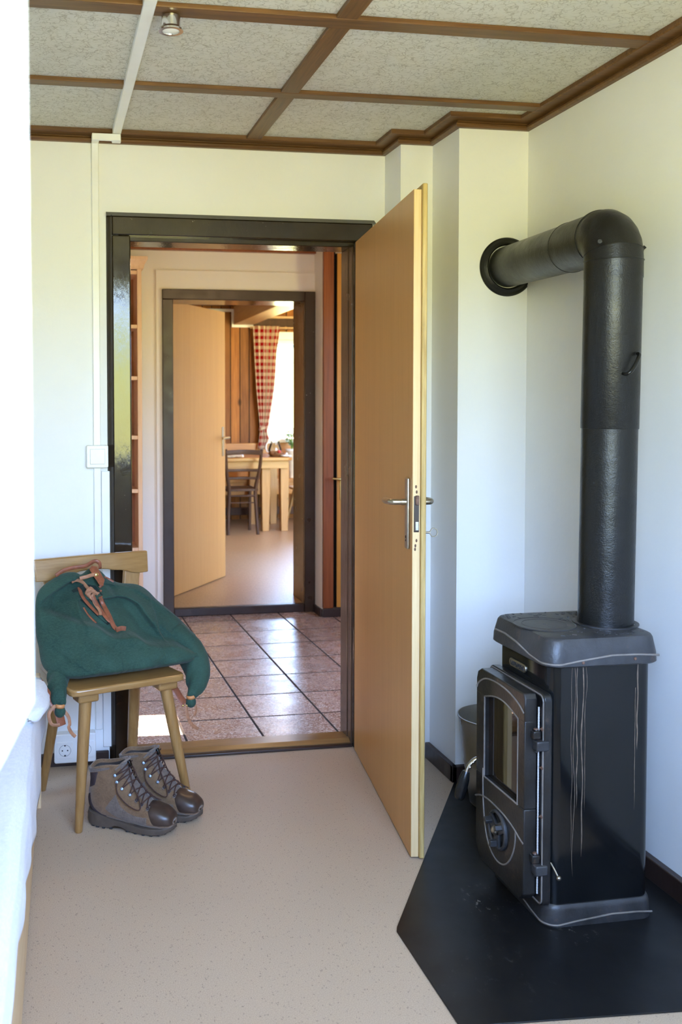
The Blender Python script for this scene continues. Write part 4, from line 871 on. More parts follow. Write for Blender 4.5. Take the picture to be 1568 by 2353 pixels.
# mitred elbow folded tightly around its inner corner
PE = Vector((1.5785, 3.186, 1.797)); zr = 1.696; re = R_+.0032
HA = (PE-Vector((pt2.x, pt2.y+R_, zr+R_))).normalized(); hx_ = Vector((HA.x, HA.y, 0)).normalized(); sx_ = Vector((hx_.y, -hx_.x, 0))
piv = Vector((pt2.x, pt2.y, zr))+hx_*re
def ering(ph, r, ext=0.0):
    back = -hx_*math.cos(ph)+Vector((0, 0, 1))*math.sin(ph); c_ = piv+back*re; nn = hx_*math.sin(ph)+Vector((0, 0, 1))*math.cos(ph)
    return [c_+nn*ext+back*(math.cos(q)*r)+sx_*(math.sin(q)*r) for q in [2*PI*k/56 for k in range(56)]]
el = MB()
el.ring([ering(a_, re) for a_ in (0, .26)], True, False); el.ring([ering(a_, re*(1.0 if a_ < .3 or a_ > 1.5 else 1.012)) for a_ in (.26, .52, .78, 1.04, 1.30, PI/2)], True, False)
el.ring([ering(0, re, -.045), ering(0, re)], True, False); el.ring([ering(PI/2, re), ering(PI/2, re, .03)], True, False)
elb = el.build('elbow', 'pipe', sp2, ang=20)
seam = MB()
for ph, r_ in ((0, .0016), (.26, .0011), (PI/2, .0016)):
    q_ = ering(ph, re+.0004); seam.tube(q_+[q_[0]], r_, 6)
seam.build('elbow_seam', 'pipe', elb, ang=60)
pC = piv+Vector((0, 0, re))+hx_*.03; axis2 = (PE-pC).normalized()
bl = MB().tube([(1.540, 2.372, 1.728), (1.556, 2.368, 1.731), (1.560, 2.366, 1.736)], [.004, .0045, .005], 8).build('elbow_bolt', 'pipe', elb); bl = MB().tube([(1.405, 2.325, 1.736), (1.399, 2.315, 1.737)], .0055, 10)
bl.build('elbow_bolt', 'pipe', elb)
pE = PE; pS = pC+(pE-pC)*.235
MB().tube([pC-axis2*.004, pS], R_+.0015, 56).build('short_pipe', 'pipe', sp2, ang=30)
MB().tube([pS-axis2*.002, pE+axis2*.02], R_-.0006, 56).build('wall_pipe', 'pipe', sp2, ang=30)
MB().tube([pS+axis2*.000, pS+axis2*.003], R_+.0026, 56).build('pipe_joint', 'pipe', sp2, ang=30)
ro = MB(); rings = []
for r, h_ in ((.0735, .003), (.0745, .012), (.079, .015), (.084, .012), (.089, .0085), (.097, .008), (.1015, .004), (.1015, 0)):
    rings.append([(min(pE.x+r*math.cos(t), 1.6535), 3.1945-h_, pE.z+r*math.sin(t)) for t in [2*PI*k/60 for k in range(60)]])
ro.ring(rings, True, False).build('wall_rosette', 'pipe', sp2, ang=30)
MB().tube([(1.459, 2.302, 1.399), (1.4595, 2.288, 1.397), (1.466, 2.281, 1.401), (1.478, 2.281, 1.415), (1.490, 2.284, 1.434), (1.500, 2.293, 1.447), (1.503, 2.305, 1.450)], [.004, .0045, .005, .005, .005, .005, .0045], 10, smooth=5).build('damper_handle', 'blackplastic', sp2, ang=60)

# ================================================================== ZINC BUCKET
bk2 = thing('zinc_bucket', 'galvanised bucket standing behind the stove door in the corner', 'bucket', (1.450, 2.978, .004))
bx, by = 1.450, 2.978
MB().lathe([(.0005, .012), (.083, .012), (.086, .008), (.083, .005), (.087, .012), (.1015, .115), (.1035, .122), (.1018, .129), (.1048, .136), (.1066, .143), (.1050, .150), (.1245, .289), (.128, .292), (.128, .297), (.1245, .298), (.1225, .292), (.1005, .125), (.0815, .016), (.0005, .016)], (bx, by, 0), n=64).build('bucket_body', 'zinc', bk2, ang=50)
MB().tube([(bx-.124*math.cos(t), by+.0+.055*math.sin(t)*.6, .287-.06*math.sin(t)) for t in [PI*k/20 for k in range(21)]], .003, 8).build('bail_handle', 'zinc', bk2, ang=60)
# ================================================================== WOODEN CHAIR (local: x along the seat front, y to the back)
CR = math.radians(19); CO = Vector((.267, 3.088, 0))
ch = thing('wooden_chair', 'worn light wooden chair carrying the green rucksack, beside the doorway', 'chair', tuple(CO), CR)
ce = Vector((math.cos(CR), math.sin(CR), 0)); cb = Vector((-math.sin(CR), math.cos(CR), 0))
def CL(p): return CO+ce*p[0]+cb*p[1]+Vector((0, 0, p[2]))
seat = [(-.172, -.030), (.172, -.030), (.190, -.022), (.197, -.004), (.188, .18), (.172, .335), (.160, .350), (-.160, .350), (-.172, .335), (-.188, .18), (-.197, -.004), (-.190, -.022)]
seat = [(x-.026, y) for x, y in seat]
MB().prism(seat, lambda x, y: (x, y, .427), lambda x, y: (x, y, .449)).build('seat', 'chairX', ch, world=False, bevel=.006, seg=3)
legs = [((-.196, -.008), (-.156, .026), .0205, .0125), ((.197, .006), (.118, .026), .0205, .0125), ((-.186, .365), (-.144, .285), .020, .0125), ((.148, .368), (.130, .285), .021, .0165)]
for (fx, fy), (tx, ty), r1, r0 in legs:
    MB().tube([(fx, fy, 0), (fx, fy, .003), (lerp(fx, tx, .5), lerp(fy, ty, .5), .205), (tx, ty, .412)], [r0-.002, r0, (r0+r1)/2+.001, r1], 18).build('leg', 'chair', ch, world=False, ang=50)
    MB().box((tx-.034, ty-.030, .397), (tx+.034, ty+.030, .4275)).build('leg_block', 'chairX', ch, world=False, bevel=.007, seg=3)
# back: two flared uprights and a curved top board
for s_ in (-1, 1):
    rings = []
    for z_, x_, y_, hw_, th in ((.447, .105, .318, .030, .011), (.56, .120, .336, .026, .0105), (.66, .138, .351, .027, .010), (.725, .150, .361, .031, .0095), (.77, .158, .368, .031, .009)):
        rings.append([(s_*x_+a*hw_, y_+b*th, z_) for a, b in ((-1, -1), (1, -1), (1, 1), (-1, 1))])
    MB().ring(rings).build('back_upright', 'chair', ch, world=False, bevel=.004)
def boardpt(x, z, off):
    y = .362-.010*math.cos(x/.21*1.4)+(z-.76)*.16+off
    return (x, y, z)
topl = [(x, .797+.004*math.cos(x/.2*1.3)) for x in [lerp(-.212, .212, k/24) for k in range(25)]]
botl = []
for k in range(25):
    x = lerp(.209, -.209, k/24); a = abs(x)
    botl.append((x, interp([(0, .751), (.05, .748), (.075, .741), (.095, .741), (.125, .735), (.145, .727), (.165, .723), (.21, .724)], a)))
poly = topl+botl; nP = len(topl)
P = []; F = []
for off in (-.0105, .0105):
    for i in range(nP): P.append(boardpt(*topl[i], off)); P.append(boardpt(*botl[nP-1-i], off))
for i in range(nP-1):
    a = 2*i; b = 2*nP
    F += [(a, a+1, a+3, a+2), (b+a, b+a+2, b+a+3, b+a+1), (a, a+2, b+a+2, b+a), (a+1, b+a+1, b+a+3, a+3)]
F += [(0, 2*nP, 2*nP+1, 1), (2*nP-2, 2*nP-1, 4*nP-1, 4*nP-2)]
MB().add(P, F).build('back_board', 'chairX', ch, world=False, bevel=.004, seg=3)

# ================================================================== GREEN RUCKSACK (same local frame)
OUT = [(-.175, .4545), (-.225, .463), (-.252, .482), (-.262, .507), (-.261, .551), (-.262, .584), (-.249, .659), (-.234, .700), (-.209, .724), (-.159, .747), (-.126, .757), (-.091, .757), (-.068, .748), (-.025, .768), (.002, .752), (.020, .731), (.061, .711), (.123, .701), (.155, .680), (.179, .650), (.210, .620), (.244, .586), (.268, .556), (.285, .527), (.292, .496), (.291, .470), (.270, .458), (.221, .4545), (.130, .4535), (.025, .4530), (-.076, .4535)]
RID = {'ridgeA': [(-.253, .662), (-.192, .644), (-.129, .621), (-.082, .608), (-.04, .578), (.031, .575), (.075, .545), (.175, .528), (.236, .497)], 'ridgeB': [(-.25, .666), (-.206, .692), (-.151, .717), (-.113, .731)], 'ridgeC': [(-.231, .732), (-.171, .74), (-.115, .752)], 'valA': [(-.105, .722), (-.141, .694), (-.172, .667), (-.189, .64)], 'valB': [(-.09, .699), (-.09, .66), (-.07, .619), (-.04, .595)], 'ridgeD': [(-.035, .676), (.037, .674), (.083, .652), (.096, .621), (.117, .584)], 'valC': [(.049, .642), (.07, .606), (.087, .569), (.127, .544)], 'ridgeE': [(.033, .709), (.097, .690), (.139, .66), (.192, .62)], 'ridgeF': [(-.086, .716), (-.109, .683), (-.122, .65), (-.123, .625)], 'ridgeG': [(.013, .51), (.116, .507), (.192, .477), (.219, .455)], 'valE': [(-.255, .591), (-.235, .559), (-.205, .515)], 'lowridge': [(-.208, .475), (-.094, .483), (.003, .478), (.158, .476)]}
AMP = {'ridgeA': (.020, .020), 'ridgeB': (.013, .014), 'ridgeC': (.010, .012), 'valA': (-.022, .022), 'valB': (-.026, .018), 'ridgeD': (.015, .018), 'valC': (-.017, .020), 'ridgeE': (.010, .016), 'ridgeF': (.014, .011), 'ridgeG': (.007, .020), 'valE': (-.008, .015), 'lowridge': (.010, .020)}
SEG = {k: [(Vector(a), Vector(b)) for a, b in zip(v, v[1:])] for k, v in ((k, spline([(p[0], p[1], 0) for p in v], 3)) for k, v in RID.items())}
STEP = [([(Vector((*a, 0)), Vector((*b, 0))) for a, b in zip(p, p[1:])], sd, am, dc) for p, sd, am, dc in (
    ([(v.x, v.y) for v in spline([(x, z, 0) for x, z in RID['ridgeA']], 4)], 1, .050, .050), ([(v.x, v.y) for v in spline([(x, z, 0) for x, z in RID['ridgeB']], 4)], -1, .048, .036),
    ([(v.x, v.y) for v in spline([(x, z, 0) for x, z in RID['ridgeD']], 4)], -1, .046, .034), ([(v.x, v.y) for v in spline([(x, z, 0) for x, z in RID['ridgeF']], 4)], -1, .030, .022),
    ([(v.x, v.y) for v in spline([(x, z, 0) for x, z in RID['ridgeE']], 4)], -1, .024, .026), ([(.140, .605), (.137, .575), (.150, .540)], 1, .030, .028),
    ([(-.255, .705), (-.215, .722), (-.172, .735)], -1, .022, .022), ([(-.265, .585), (-.225, .545), (-.185, .515)], -1, .014, .03), ([(.185, .545), (.215, .515), (.250, .470)], -1, .020, .026))]
def folds(x, z):
    q = Vector((x, z, 0)); h_ = 0
    for k, (am, wd) in AMP.items():
        dm = 9
        for a, b in SEG[k]:
            ab = b-a; t = max(0, min(1, (q-a).dot(ab)/ab.length_squared)); dm = min(dm, (q-a-ab*t).length)
        h_ += am*1.1*math.exp(-((dm*dm+.000016)**.5/wd)**1.35)
    for P_, sd, am, dc in STEP:
        dm = 9; sg = 1
        for a, b in P_:
            ab = b-a; t = max(0, min(1, (q-a).dot(ab)/ab.length_squared)); w_ = q-a-ab*t
            if w_.length < dm: dm = w_.length; sg = 1 if (ab.x*w_.y-ab.y*w_.x)*sd > 0 else -1
        s_ = sg*dm; h_ -= am*(1/(1+math.exp(-max(-40, min(40, s_/.0022)))))*math.exp(-max(0, s_)/dc)
    return h_
OUTS = [(p.x, p.y) for p in spline([(a, b, 0) for a, b in OUT]+[(OUT[0][0], OUT[0][1], 0)], 4)][:-1]
CX, CZ2 = .01, .575
ANG = sorted((math.atan2(z-CZ2, x-CX), math.hypot(x-CX, z-CZ2)) for x, z in OUTS)
def orad(a):
    if a <= ANG[0][0] or a >= ANG[-1][0]:
        (a0, r0), (a1, r1) = ANG[-1], ANG[0]; aa = a if a >= ANG[-1][0] else a+2*PI
        return lerp(r0, r1, (aa-a0)/(a1+2*PI-a0))
    for (a0, r0), (a1, r1) in zip(ANG, ANG[1:]):
        if a <= a1: return lerp(r0, r1, (a-a0)/(a1-a0+1e-9))
def yb(z): return .10+(z-.45)*.6
def fronty(x, z, extra=0):
    r = min(1, math.hypot(x-CX, z-CZ2)/orad(math.atan2(z-CZ2, x-CX)))
    D_ = interp([(.45, .156), (.50, .140), (.56, .116), (.62, .092), (.70, .062), (.78, .040)], z)
    c_ = max(0, 1-r**2.6)**.5
    w_ = (mnoise.noise((x*15, z*15, 1.3))*.010+mnoise.noise((x*34, z*30, 7.1))*.0045)
    return yb(z)-D_*c_-(folds(x, z)+w_)*min(1, (1-r)*5)-extra
NU, NV = 260, 110
bagm = MB(); rings = []
thetas = [-PI+2*PI*k/NU for k in range(NU)]
for j in range(NV, 0, -1):
    r = math.sin(PI/2*j/NV); ring = []
    for a in thetas:
        R2_ = orad(a)*r; x = CX+R2_*math.cos(a); z = CZ2+R2_*math.sin(a); ring.append((x, fronty(x, z), z))
    rings.append(ring)
rings.append([(CX+.0005*math.cos(a), fronty(CX, CZ2), CZ2+.0005*math.sin(a)) for a in thetas])
back = []
for j in range(1, NV//2+1):
    r = math.cos(PI/2*j/(NV//2+.02)); ring = []
    for a in thetas:
        R2_ = orad(a)*r; x = CX+R2_*math.cos(a); z = CZ2+R2_*math.sin(a)
        ring.append((x, min(yb(z)+.075*(1-r**3)**.5, .302+(z-.45)*.14), z))
    back.append(ring)
bagm.ring(list(reversed(rings))+back, True, True)
bag = thing('rucksack', 'dark green canvas rucksack with leather straps lying on the wooden chair', 'rucksack', tuple(CL((0, .1, .449))), CR)
def bpart(mb, name, m, parent=None, **k):
    mb.v = [tuple(CL(p)) for p in mb.v]
    return mb.build(name, m, parent or bag, world=True, **k)
body_ = bpart(bagm, 'canvas_body', 'bag', ang=180)
# drooping corners with wrapped ball ends
def ear(pts, rr_, name='corner_lobe'):
    m = MB().tube(pts, rr_, 22, smooth=6)
    for i, p in enumerate(m.v):
        v_ = Vector(p); nn = mnoise.noise((p[0]*38, p[1]*38, p[2]*7))*.012; m.v[i] = (p[0]+nn, p[1]+nn*.8, p[2])
    return bpart(m, name, 'bag', ang=180)
ear([(-.185, .13, .500), (-.216, .095, .474), (-.240, .048, .446), (-.249, .006, .418), (-.250, 0, .402)], [.030, .034, .031, .022, .013])
ear([(.205, .14, .56), (.234, .115, .515), (.250, .080, .470), (.250, .045, .430), (.232, .018, .395), (.211, .004, .371), (.203, .0, .361)], [.030, .047, .049, .043, .034, .019, .011])
for x_, z_, zr in ((-.250, .384, .402), (.201, .345, .363)):
    bpart(MB().ball((x_, 0, z_), (.0175, .0175, .0185), 18, 12), 'ball_end', 'bag', ang=80)
    bpart(MB().lathe([(.013, -.006), (.0145, 0), (.013, .006)], (x_, 0, zr), (0.1 if x_ < 0 else -.1, 0, 1), 20), 'leather_ring', 'leatheredge', ang=60, shell=.002)
def strap(pts, wd, th, name, m='leather', wdir=(1, 0, 0), smooth=5, parent=None):
    return bpart(MB().tube(pts, 1.0, 12, flat=(wd*.62, th*.7, wdir), smooth=smooth), name, m, parent, ang=50)
def onbag(pts, e=.004): return [(x, fronty(x, z)-e, z) for x, z in pts]
# hanging straps and laces at the corners
strap([(-.300, .05, .470), (-.285, .03, .440), (-.262, .010, .405), (-.252, .004, .378), (-.247, .0, .352), (-.245, -.002, .340)], .024, .0035, 'shoulder_strap')
strap([(.140, .05, .420), (.155, .02, .385), (.168, .008, .358), (.180, .002, .343)], .022, .0035, 'shoulder_strap')
for pts in ([(-.262, .0, .405), (-.276, -.003, .398), (-.287, -.004, .380), (-.280, -.006, .352), (-.262, -.008, .346), (-.254, -.010, .347)], [(-.240, -.002, .388), (-.225, -.006, .365), (-.222, -.008, .342), (-.224, -.006, .332), (-.214, -.004, .312), (-.202, -.004, .299)],
            [(.184, 0, .338), (.184, -.003, .318), (.190, -.004, .290), (.206, -.002, .268), (.228, 0, .250)], [(.208, 0, .338), (.216, -.002, .330), (.218, -.004, .318), (.212, -.003, .298)]):
    strap(pts, .0085, .0022, 'leather_lace', 'lace')
bpart(MB().ball((.172, 0, .338), .0045, 10, 7).ball((.186, 0, .336), .0045, 10, 7), 'strap_rivet', 'brass')
# top: gathered mouth as a sheet with its shade painted in darker canvas, leather tab, loops, knot and straps
mouth = [(-.112, .700), (-.075, .722), (-.040, .716), (-.030, .690), (-.022, .655), (-.022, .610), (-.036, .600), (-.062, .628), (-.085, .660)]
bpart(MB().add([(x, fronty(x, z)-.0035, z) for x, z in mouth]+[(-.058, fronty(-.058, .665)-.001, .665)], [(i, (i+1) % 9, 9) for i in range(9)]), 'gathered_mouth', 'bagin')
tabp = [(-.060, .772), (-.046, .781), (-.030, .778), (-.018, .738), (-.030, .722), (-.042, .724)]
bpart(MB().prism(tabp, lambda x, z: (x, yb(z)-.060-(.775-z)*.4, z), lambda x, z: (x, yb(z)-.055-(.775-z)*.4, z)), 'leather_tab', 'leather', bevel=.0015)
strap([(-.100, yb(.747)-.062, .747), (-.078, yb(.75)-.070, .752), (-.055, yb(.755)-.070, .756), (-.040, yb(.755)-.068, .754)], .010, .003, 'tab_tongue', 'lace', (0, 0, 1))
bpart(MB().ball((-.042, yb(.753)-.069, .753), (.0075, .003, .0085), 14, 8), 'tab_rivet', 'brass', ang=80)
strap([(-.170, yb(.758)-.030, .757), (-.140, yb(.77)-.035, .772), (-.105, yb(.778)-.040, .778), (-.065, yb(.782)-.045, .781), (-.030, yb(.792)-.045, .793), (-.015, yb(.785)-.047, .786), (-.018, yb(.772)-.052, .770)], .011, .004, 'carrying_loop', 'leather', (0, 0, 1))
strap(onbag([(-.112, .730), (-.095, .734), (-.078, .728), (-.068, .710), (-.062, .697)], .010), .010, .003, 'drawstring', 'lace', (0, 0, 1))
K = MB(); kx, kz = -.066, .700; ky = fronty(kx, kz)-.014
for k in range(4):
    K.tube([(kx+.013*math.cos(t)+.003*k, ky-.003*k+.006*math.sin(t*2+k), kz-.004*k+.013*math.sin(t)) for t in [2*PI*i/14 for i in range(15)]], .0042, 8)
K.tube([(kx+.010, ky-.008, kz-.006), (kx+.030, ky-.008, kz-.006)], [.0055, .004], 10)
bpart(K, 'drawstring_knot', 'lace', ang=80)
bpart(MB().tube([(-.034, ky-.004, .712), (-.022, ky-.006, .722)], [.0045, .0055], 10).ball((-.030, ky-.006, .700), .005, 10, 8), 'toggle', 'leather', ang=70)
strap(onbag([(-.088, .710), (-.088, .685), (-.072, .655), (-.056, .632)], .007), .010, .003, 'drawstring', 'leather')
strap(onbag([(-.062, .690), (-.058, .665), (-.052, .645), (-.054, .632)], .012), .008, .003, 'drawstring', 'lace')
strap(onbag([(-.060, .686), (-.050, .655), (-.038, .625), (-.028, .612)], .010), .011, .003, 'drawstring', 'leather')
strap(onbag([(-.040, .686), (-.031, .660), (-.027, .630), (-.022, .600), (-.016, .590)], .008), .012, .0035, 'closing_strap', 'leather')
strap(onbag([(-.020, .586), (-.004, .590), (.014, .587)], .007), .016, .0035, 'closing_strap', 'leather', (0, 0, 1), parent=None)
strap(onbag([(-.094, .652), (-.087, .632), (-.070, .608)], .002), .006, .003, 'leather_piping', 'leather')
strap(onbag([(.000, .738), (.014, .731), (.032, .719)], .002), .007, .004, 'leather_piping', 'leather', (0, 0, 1))
for pts in ([(-.165, .455), (-.168, .50), (-.165, .54)], [(.118, .50), (.112, .53), (.100, .56)], [(-.04, .455), (-.035, .52), (-.03, .56)]):
    bpart(MB().tube([(p.x, fronty(p.x, p.y)-.0004, p.y) for p in spline([(x, z, 0) for x, z in pts], 8)], .0010, 6), 'stitched_seam', 'bag')

# ================================================================== HIKING BOOTS (local: x heel to toe, y left, z up)
FB = [(.293, .036, .285, .036, .004), (.290, .030, .291, .050, .020), (.283, .024, .284, .066, .033), (.265, .020, .262, .079, .0425), (.235, .018, .232, .086, .0480), (.205, .018, .208, .093, .0485), (.170, .019, .190, .107, .0460), (.130, .020, .172, .124, .0425), (.085, .022, .157, .143, .0400), (.045, .026, .148, .158, .0380), (.018, .038, .142, .170, .0375), (.004, .065, .137, .181, .0385), (.002, .098, .134, .190, .0400), (.008, .132, .131, .197, .0420), (.010, .160, .129, .202, .0435), (.006, .182, .130, .207, .0445)]
NS, NC = 64, 44
def brow(t):
    i = min(int(t*(len(FB)-1)), len(FB)-2); f_ = t*(len(FB)-1)-i
    a, b, c, d = FB[max(i-1, 0)], FB[i], FB[i+1], FB[min(i+2, len(FB)-1)]
    return [.5*((2*b[k])+(c[k]-a[k])*f_+(2*a[k]-5*b[k]+4*c[k]-d[k])*f_*f_+(3*b[k]-a[k]-3*c[k]+d[k])*f_**3) for k in range(5)]
def bsurf(t, q, off=0.0):
    # q: 0 along the top ridge, pi along sole and heel, +-pi/2 at the sides
    bx_, bz_, fx_, fz_, w_ = brow(t); B = Vector((bx_, 0, bz_)); Fv = Vector((fx_, 0, fz_)); c_ = (B+Fv)/2; h_ = (Fv-B)/2; L_ = h_.length
    u = h_.normalized(); c1 = math.cos(q); s1 = math.sin(q)
    e_ = .80 if t > .12 else .9
    cu = math.copysign(abs(c1)**e_, c1); su = math.copysign(abs(s1)**.82, s1)
    wf = 1+.10*(-c1)*(1 if t < .62 else .2)
    p = c_+u*cu*(L_+off)+Vector((0, su*(w_*wf+off), 0))
    crease = .0016*mnoise.noise((p.x*45, p.y*45, p.z*45))+.0022*math.sin(p.x*260+p.z*210)*math.exp(-((t-.45)/.13)**2)*max(0, c1)
    n_ = (p-c_).normalized(); return p+n_*crease
def make_boot(label, loc, rz):
    bt = thing('hiking_boot', label, 'boot', loc, rz, 'pair of brown hiking boots')
    def add(mb, name, m, parent=None, **k): return mb.build(name, m, parent or bt, world=False, **k)
    m = MB(); rings = [[bsurf(j/NS, 2*PI*k/NC) for k in range(NC)] for j in range(NS+1)]
    bx_, bz_, fx_, fz_, w_ = FB[-1]
    lip = rings[-1]; cen = Vector((.068, 0, .19))
    # padded collar edge rolled inward, then the lining going down
    for dz, sc1 in ((.004, .97), (.004, .90), (-.006, .84), (-.05, .80), (-.09, .74)):
        rings.append([Vector((cen.x+(p.x-cen.x)*sc1, p.y*sc1, p.z+dz+(.004*math.sin(3*2*PI*i/NC) if dz > -.02 else 0))) for i, p in enumerate(lip)])
    m.ring(rings[:NS+4], True, False); up_ = add(m, 'upper', 'suede', ang=180)
    m = MB().ring(rings[NS+3:], True, False); m.add([p for p in rings[-1]], [tuple(range(NC))]); add(m, 'lining', 'bootin', ang=180)
    def patch(t0, t1, q0, q1, off, nt_=14, nq=14, shape=None):
        def fn(u, v):
            if shape: a, b = shape(u, v)
            else: a, b = lerp(t0, t1, u), lerp(q0, q1, v)
            edge = min(u, 1-u, v, 1-v); return bsurf(a, b, off*min(1, edge*9) - (.001 if edge < .01 else 0))
        return MB().grid(fn, nt_, nq)
    # shiny toe cap, swept lower at the sides
    def cap(u, v):
        q = lerp(-2.05, 2.05, v); return (.012+u*(.245+.075*math.cos(q*.75)), q)
    add(patch(0, 0, 0, 0, .0016, 26, 40, cap), 'toe_cap', 'toecap', ang=180)
    # heel counter and side rubber rand
    add(patch(.56, .80, PI-.85, PI+.85, .0016, 18, 24), 'heel_counter', 'bootdark', ang=180)
    for s1 in (1, -1):
        add(patch(0, 0, 0, 0, .0014, 20, 12, lambda u, v: (lerp(.30, .62, u), s1*(lerp(1.45, 2.05, v)+.25*math.sin(PI*u)-.15*u))), 'side_panel', 'bootgrey', ang=180)
        add(patch(0, 0, 0, 0, .0016, 16, 14, lambda u, v: (lerp(.83, .955, u), s1*lerp(1.75, 2.75, v)+s1*(1-u)*.25*(1-2*v))), 'ankle_panel', 'bootdark', ang=180)
        add(patch(0, 0, 0, 0, .0030, 10, 20, lambda u, v: (lerp(.955, 1.0, u), s1*lerp(1.25, 3.1, v))), 'collar_padding', 'bootgrey', ang=180)
    # tongue standing out between the eyelet rows
    add(patch(0, 0, 0, 0, .0030, 40, 14, lambda u, v: (lerp(.30, 1.0, u), lerp(-.62, .62, v)*(.75+.35*u))), 'tongue', 'bootgrey', ang=180)
    tg = MB().grid(lambda u, v: (lerp(.128, .150, v)-.014*(2*u-1)**2-.010, lerp(-.038, .038, u)*(1-.25*v), lerp(.190, .221-.010*(2*u-1)**2, v)), 14, 8)
    add(tg, 'tongue_top', 'bootgrey', shell=.007, bevel=.002)
    # eyelets low, hooks high, and the laces across
    rows = [(.31, .78), (.37, .80), (.43, .82), (.50, .92), (.60, 1.02), (.71, 1.05), (.81, 1.05)]
    for i, (t, q) in enumerate(rows):
        for s1 in (1, -1):
            p = bsurf(t, s1*q, .002); n_ = (bsurf(t, s1*q, .012)-p).normalized()
            tn = (bsurf(min(1, t+.02), s1*q)-bsurf(t-.02, s1*q)).normalized(); sd_ = n_.cross(tn)
            if i < 3:
                add(MB().obox(p+n_*.001-sd_*0, tn*.0045, sd_*.0085, n_*.0010), 'eyelet_tab', 'bootgrey', bevel=.0012)
                add(MB().lathe([(.0028, 0), (.0048, .001), (.0050, .003), (.0036, .0042), (.0026, .003), (.0024, .0)], p+n_*.001, n_, 14), 'eyelet', 'bootdark', ang=50)
            else:
                add(MB().lathe([(.0001, 0), (.0050, 0), (.0050, .0012), (.0030, .0022), (.0026, .0058), (.0042, .0074), (.0040, .0092), (.0001, .0098)], p, n_, 14).ball(p+sd_*s1*.0065+n_*.002, .0034, 10, 7), 'lace_hook', 'hook', ang=50)
    lc_ = MB()
    for i in range(len(rows)-1):
        (t0, q0), (t1, q1) = rows[i], rows[i+1]
        for s1 in (1, -1):
            pts = []
            for k in range(9):
                f_ = k/8; pts.append(bsurf(lerp(t0, t1, f_), s1*lerp(q0, -q1, f_), .006+.004*math.sin(PI*f_)))
            lc_.tube(pts, .0019, 7)
    add(lc_, 'laces', 'bootlace', ang=80)
    loop = MB()
    tp1 = [bsurf(.81, 1.05, .008), bsurf(.88, .5, .012), bsurf(.93, 0, .014), bsurf(.86, -.5, .012), bsurf(.81, -1.05, .008)]
    loop.tube(tp1, .0019, 7, smooth=6)
    dn = [bsurf(.71, -1.05, .010), bsurf(.60, -1.25, .014), bsurf(.47, -1.35, .013), bsurf(.37, -1.20, .012), bsurf(.40, -.75, .013), bsurf(.52, -.45, .014), bsurf(.66, -.25, .012), bsurf(.80, -.1, .010)]
    loop.tube(dn, .0019, 7, smooth=6)
    dn = [bsurf(.95, .05, .012), bsurf(.85, .0, .014), bsurf(.68, .12, .015), bsurf(.50, .20, .013), bsurf(.36, .30, .010), bsurf(.26, .55, .006)]
    loop.tube(dn, .0019, 7, smooth=6)
    add(loop, 'loose_lace', 'bootlace', ang=80)
    add(MB().obox(bsurf(.90, -.05, .014), Vector((.004, 0, .002)), Vector((0, .006, 0)), Vector((-.004, 0, .009))), 'cord_lock', 'blackplastic', bevel=.002)
    # sole: wedge with raised heel, rounded toe, lugs below
    ol = []
    for k in range(60):
        a = 2*PI*k/60; x = .1475+.150*math.cos(a)
        hw_ = interp([(-.003, .0), (.004, .022), (.02, .034), (.05, .0395), (.09, .0385), (.13, .0400), (.18, .047), (.215, .0505), (.25, .047), (.275, .036), (.290, .020), (.2976, .0)], x)
        ol.append((x, math.copysign(hw_, math.sin(a))))
    def zt(x): return interp([(0, .050), (.03, .044), (.08, .033), (.13, .029), (.20, .024), (.26, .025), (.30, .036)], x)
    def zb(x): return interp([(0, .012), (.02, .004), (.085, .004), (.10, .014), (.125, .014), (.15, .0045), (.24, .005), (.27, .009), (.30, .022)], x)
    cx_ = .1475
    R = [[(cx_+(x-cx_)*f_, y*f_, zb(x)+h_*(zt(x)-zb(x))) for x, y in ol] for f_, h_ in ((.90, .02), (.985, .05), (1.0, .3), (.995, .62), (1.0, .72), (.985, .98), (.90, 1.0))]
    so_ = add(MB().ring(R), 'sole', 'sole', ang=40)
    lug = MB()
    for k in range(3, 60, 2):
        if abs(math.sin(2*PI*k/60)) < .05: continue
        x, y = ol[k]
        if .098 < x < .130: continue
        lug.box((x*.93+.0105-.0042, y*.86-.005, max(.0002, zb(x)-.0036)), (x*.93+.0105+.0042, y*.86+.005, zb(x)+.003))
    add(lug, 'tread_lug', 'tread', so_, bevel=.001, kind='stuff')
    # pull loop at the heel
    return bt
make_boot('brown hiking boot standing nearer, in front of its partner under the wooden chair', (.122, 3.092, 0), math.radians(-29))
make_boot('brown hiking boot standing behind its partner, nearer the doorway', (.226, 3.188, 0), math.radians(-33))

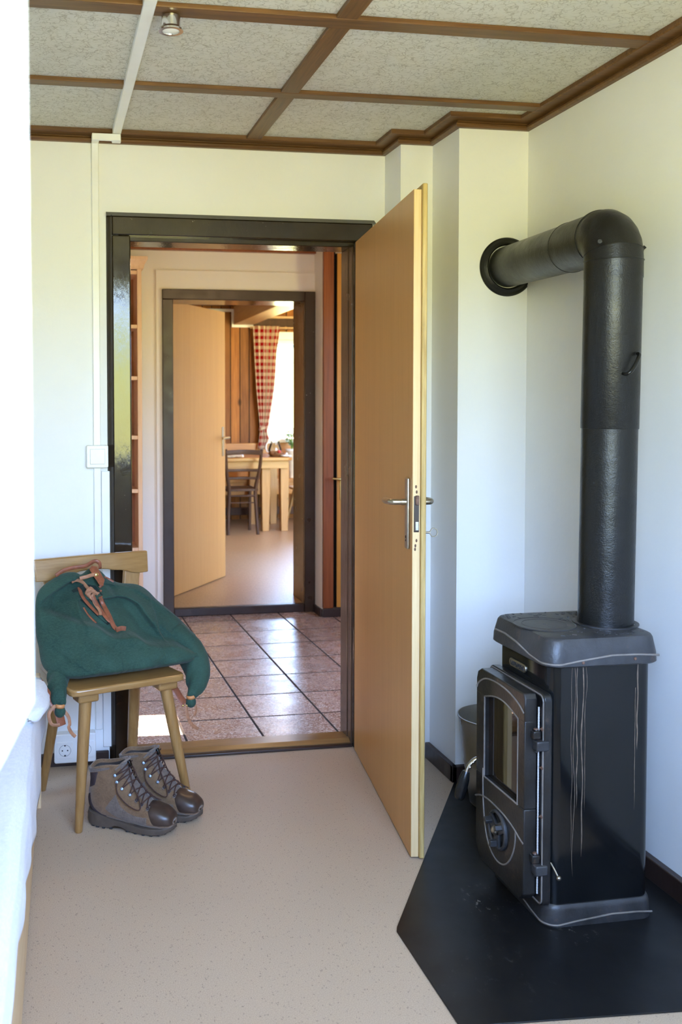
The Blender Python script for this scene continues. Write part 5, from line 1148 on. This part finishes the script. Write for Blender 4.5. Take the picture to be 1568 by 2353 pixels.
# ================================================================== BED with white linen at the left edge
bd_ = thing('wooden_bed', 'pale pine bed along the left edge of the view, under white linen', 'bed', (-.5, 2.2, 0))
MB().prism([(-.0805, 1.20), (-.0435, 3.215), (-.0675, 3.215), (-.1045, 1.20)], lambda x, y: (x, y, .012), lambda x, y: (x, y, .40)).build('side_rail', 'pineY', bd_, bevel=.003)
MB().box((-.98, 1.20, .012), (-.955, 3.215, .30)).build('side_rail', 'pineY', bd_, bevel=.003)
for x, y in ((-.062, 3.235), (-.985, 3.235), (-.062, 1.175), (-.985, 1.175)):
    MB().box((x-.032, y-.022, 0), (x+.032, y+.022, .44)).build('bed_post', 'pine', bd_, bevel=.004)
for y in (3.235, 1.175): MB().box((-.96, y-.012, .15), (-.085, y+.012, .40)).build('end_board', 'pineY', bd_, bevel=.003)
MB().box((-.95, 1.21, .20), (-.10, 3.20, .40)).build('mattress', 'sheet', bd_, bevel=.03, seg=4)
sh = thing('bed_linen', 'white bed sheet hanging over the side of the pine bed', 'bed sheet', (-.4, 2.2, .40))
def linen(u, v):
    y = lerp(1.16, 3.225, v); hem = interp([(1.16, .43), (1.47, .41), (1.81, .34), (2.1, .29), (2.3, .25), (2.8, .13), (3.0, .16), (3.08, .235), (3.225, .26)], y); rx = -.1005+.0183*y+.006
    L_ = [(-1.0, .20), (-.985, .40), (-.93, .435), (-.5, .445), (-.14, .440), (-.085, .445), (rx-.004, .430), (rx+.004, .405), (rx+.006, lerp(.40, hem, .5)), (rx+.003, min(hem, .40))]
    if y > 2.9:
        k = (y-2.9)/.325; L_ = [(a+(.012*k if a > -.1 else 0), b) for a, b in L_]
    k = u*(len(L_)-1); i = min(int(k), len(L_)-2); p = (lerp(L_[i][0], L_[i+1][0], k-i), lerp(L_[i][1], L_[i+1][1], k-i))
    wob = .003*mnoise.noise((y*5, p[1]*6, p[0]*3))+(.0035*math.sin(y*19+p[1]*9) if p[0] > -.085 else .004*mnoise.noise((p[0]*9, y*9, 2)))*(1 if p[1] < .38 else .3)
    return (p[0]+(wob if p[0] > -.1 else 0), y, p[1]+(abs(wob) if p[0] <= -.1 else 0))
MB().grid(linen, 60, 150).build('sheet', 'sheet', sh, shell=.003, ang=180)
def cuff(u, v):
    a = 2*PI*u; y = lerp(2.72, 3.095, v); e = math.sin(PI*v)**.4
    return (-.060+.060*e*math.cos(a)*(1+.15*mnoise.noise((y*20, a, 0))), y, .455+.036*e*math.sin(a)+.010*mnoise.noise((y*14, a*2, 4)))
MB().grid(cuff, 24, 30, cu=True).build('folded_edge', 'sheet', sh, ang=180)
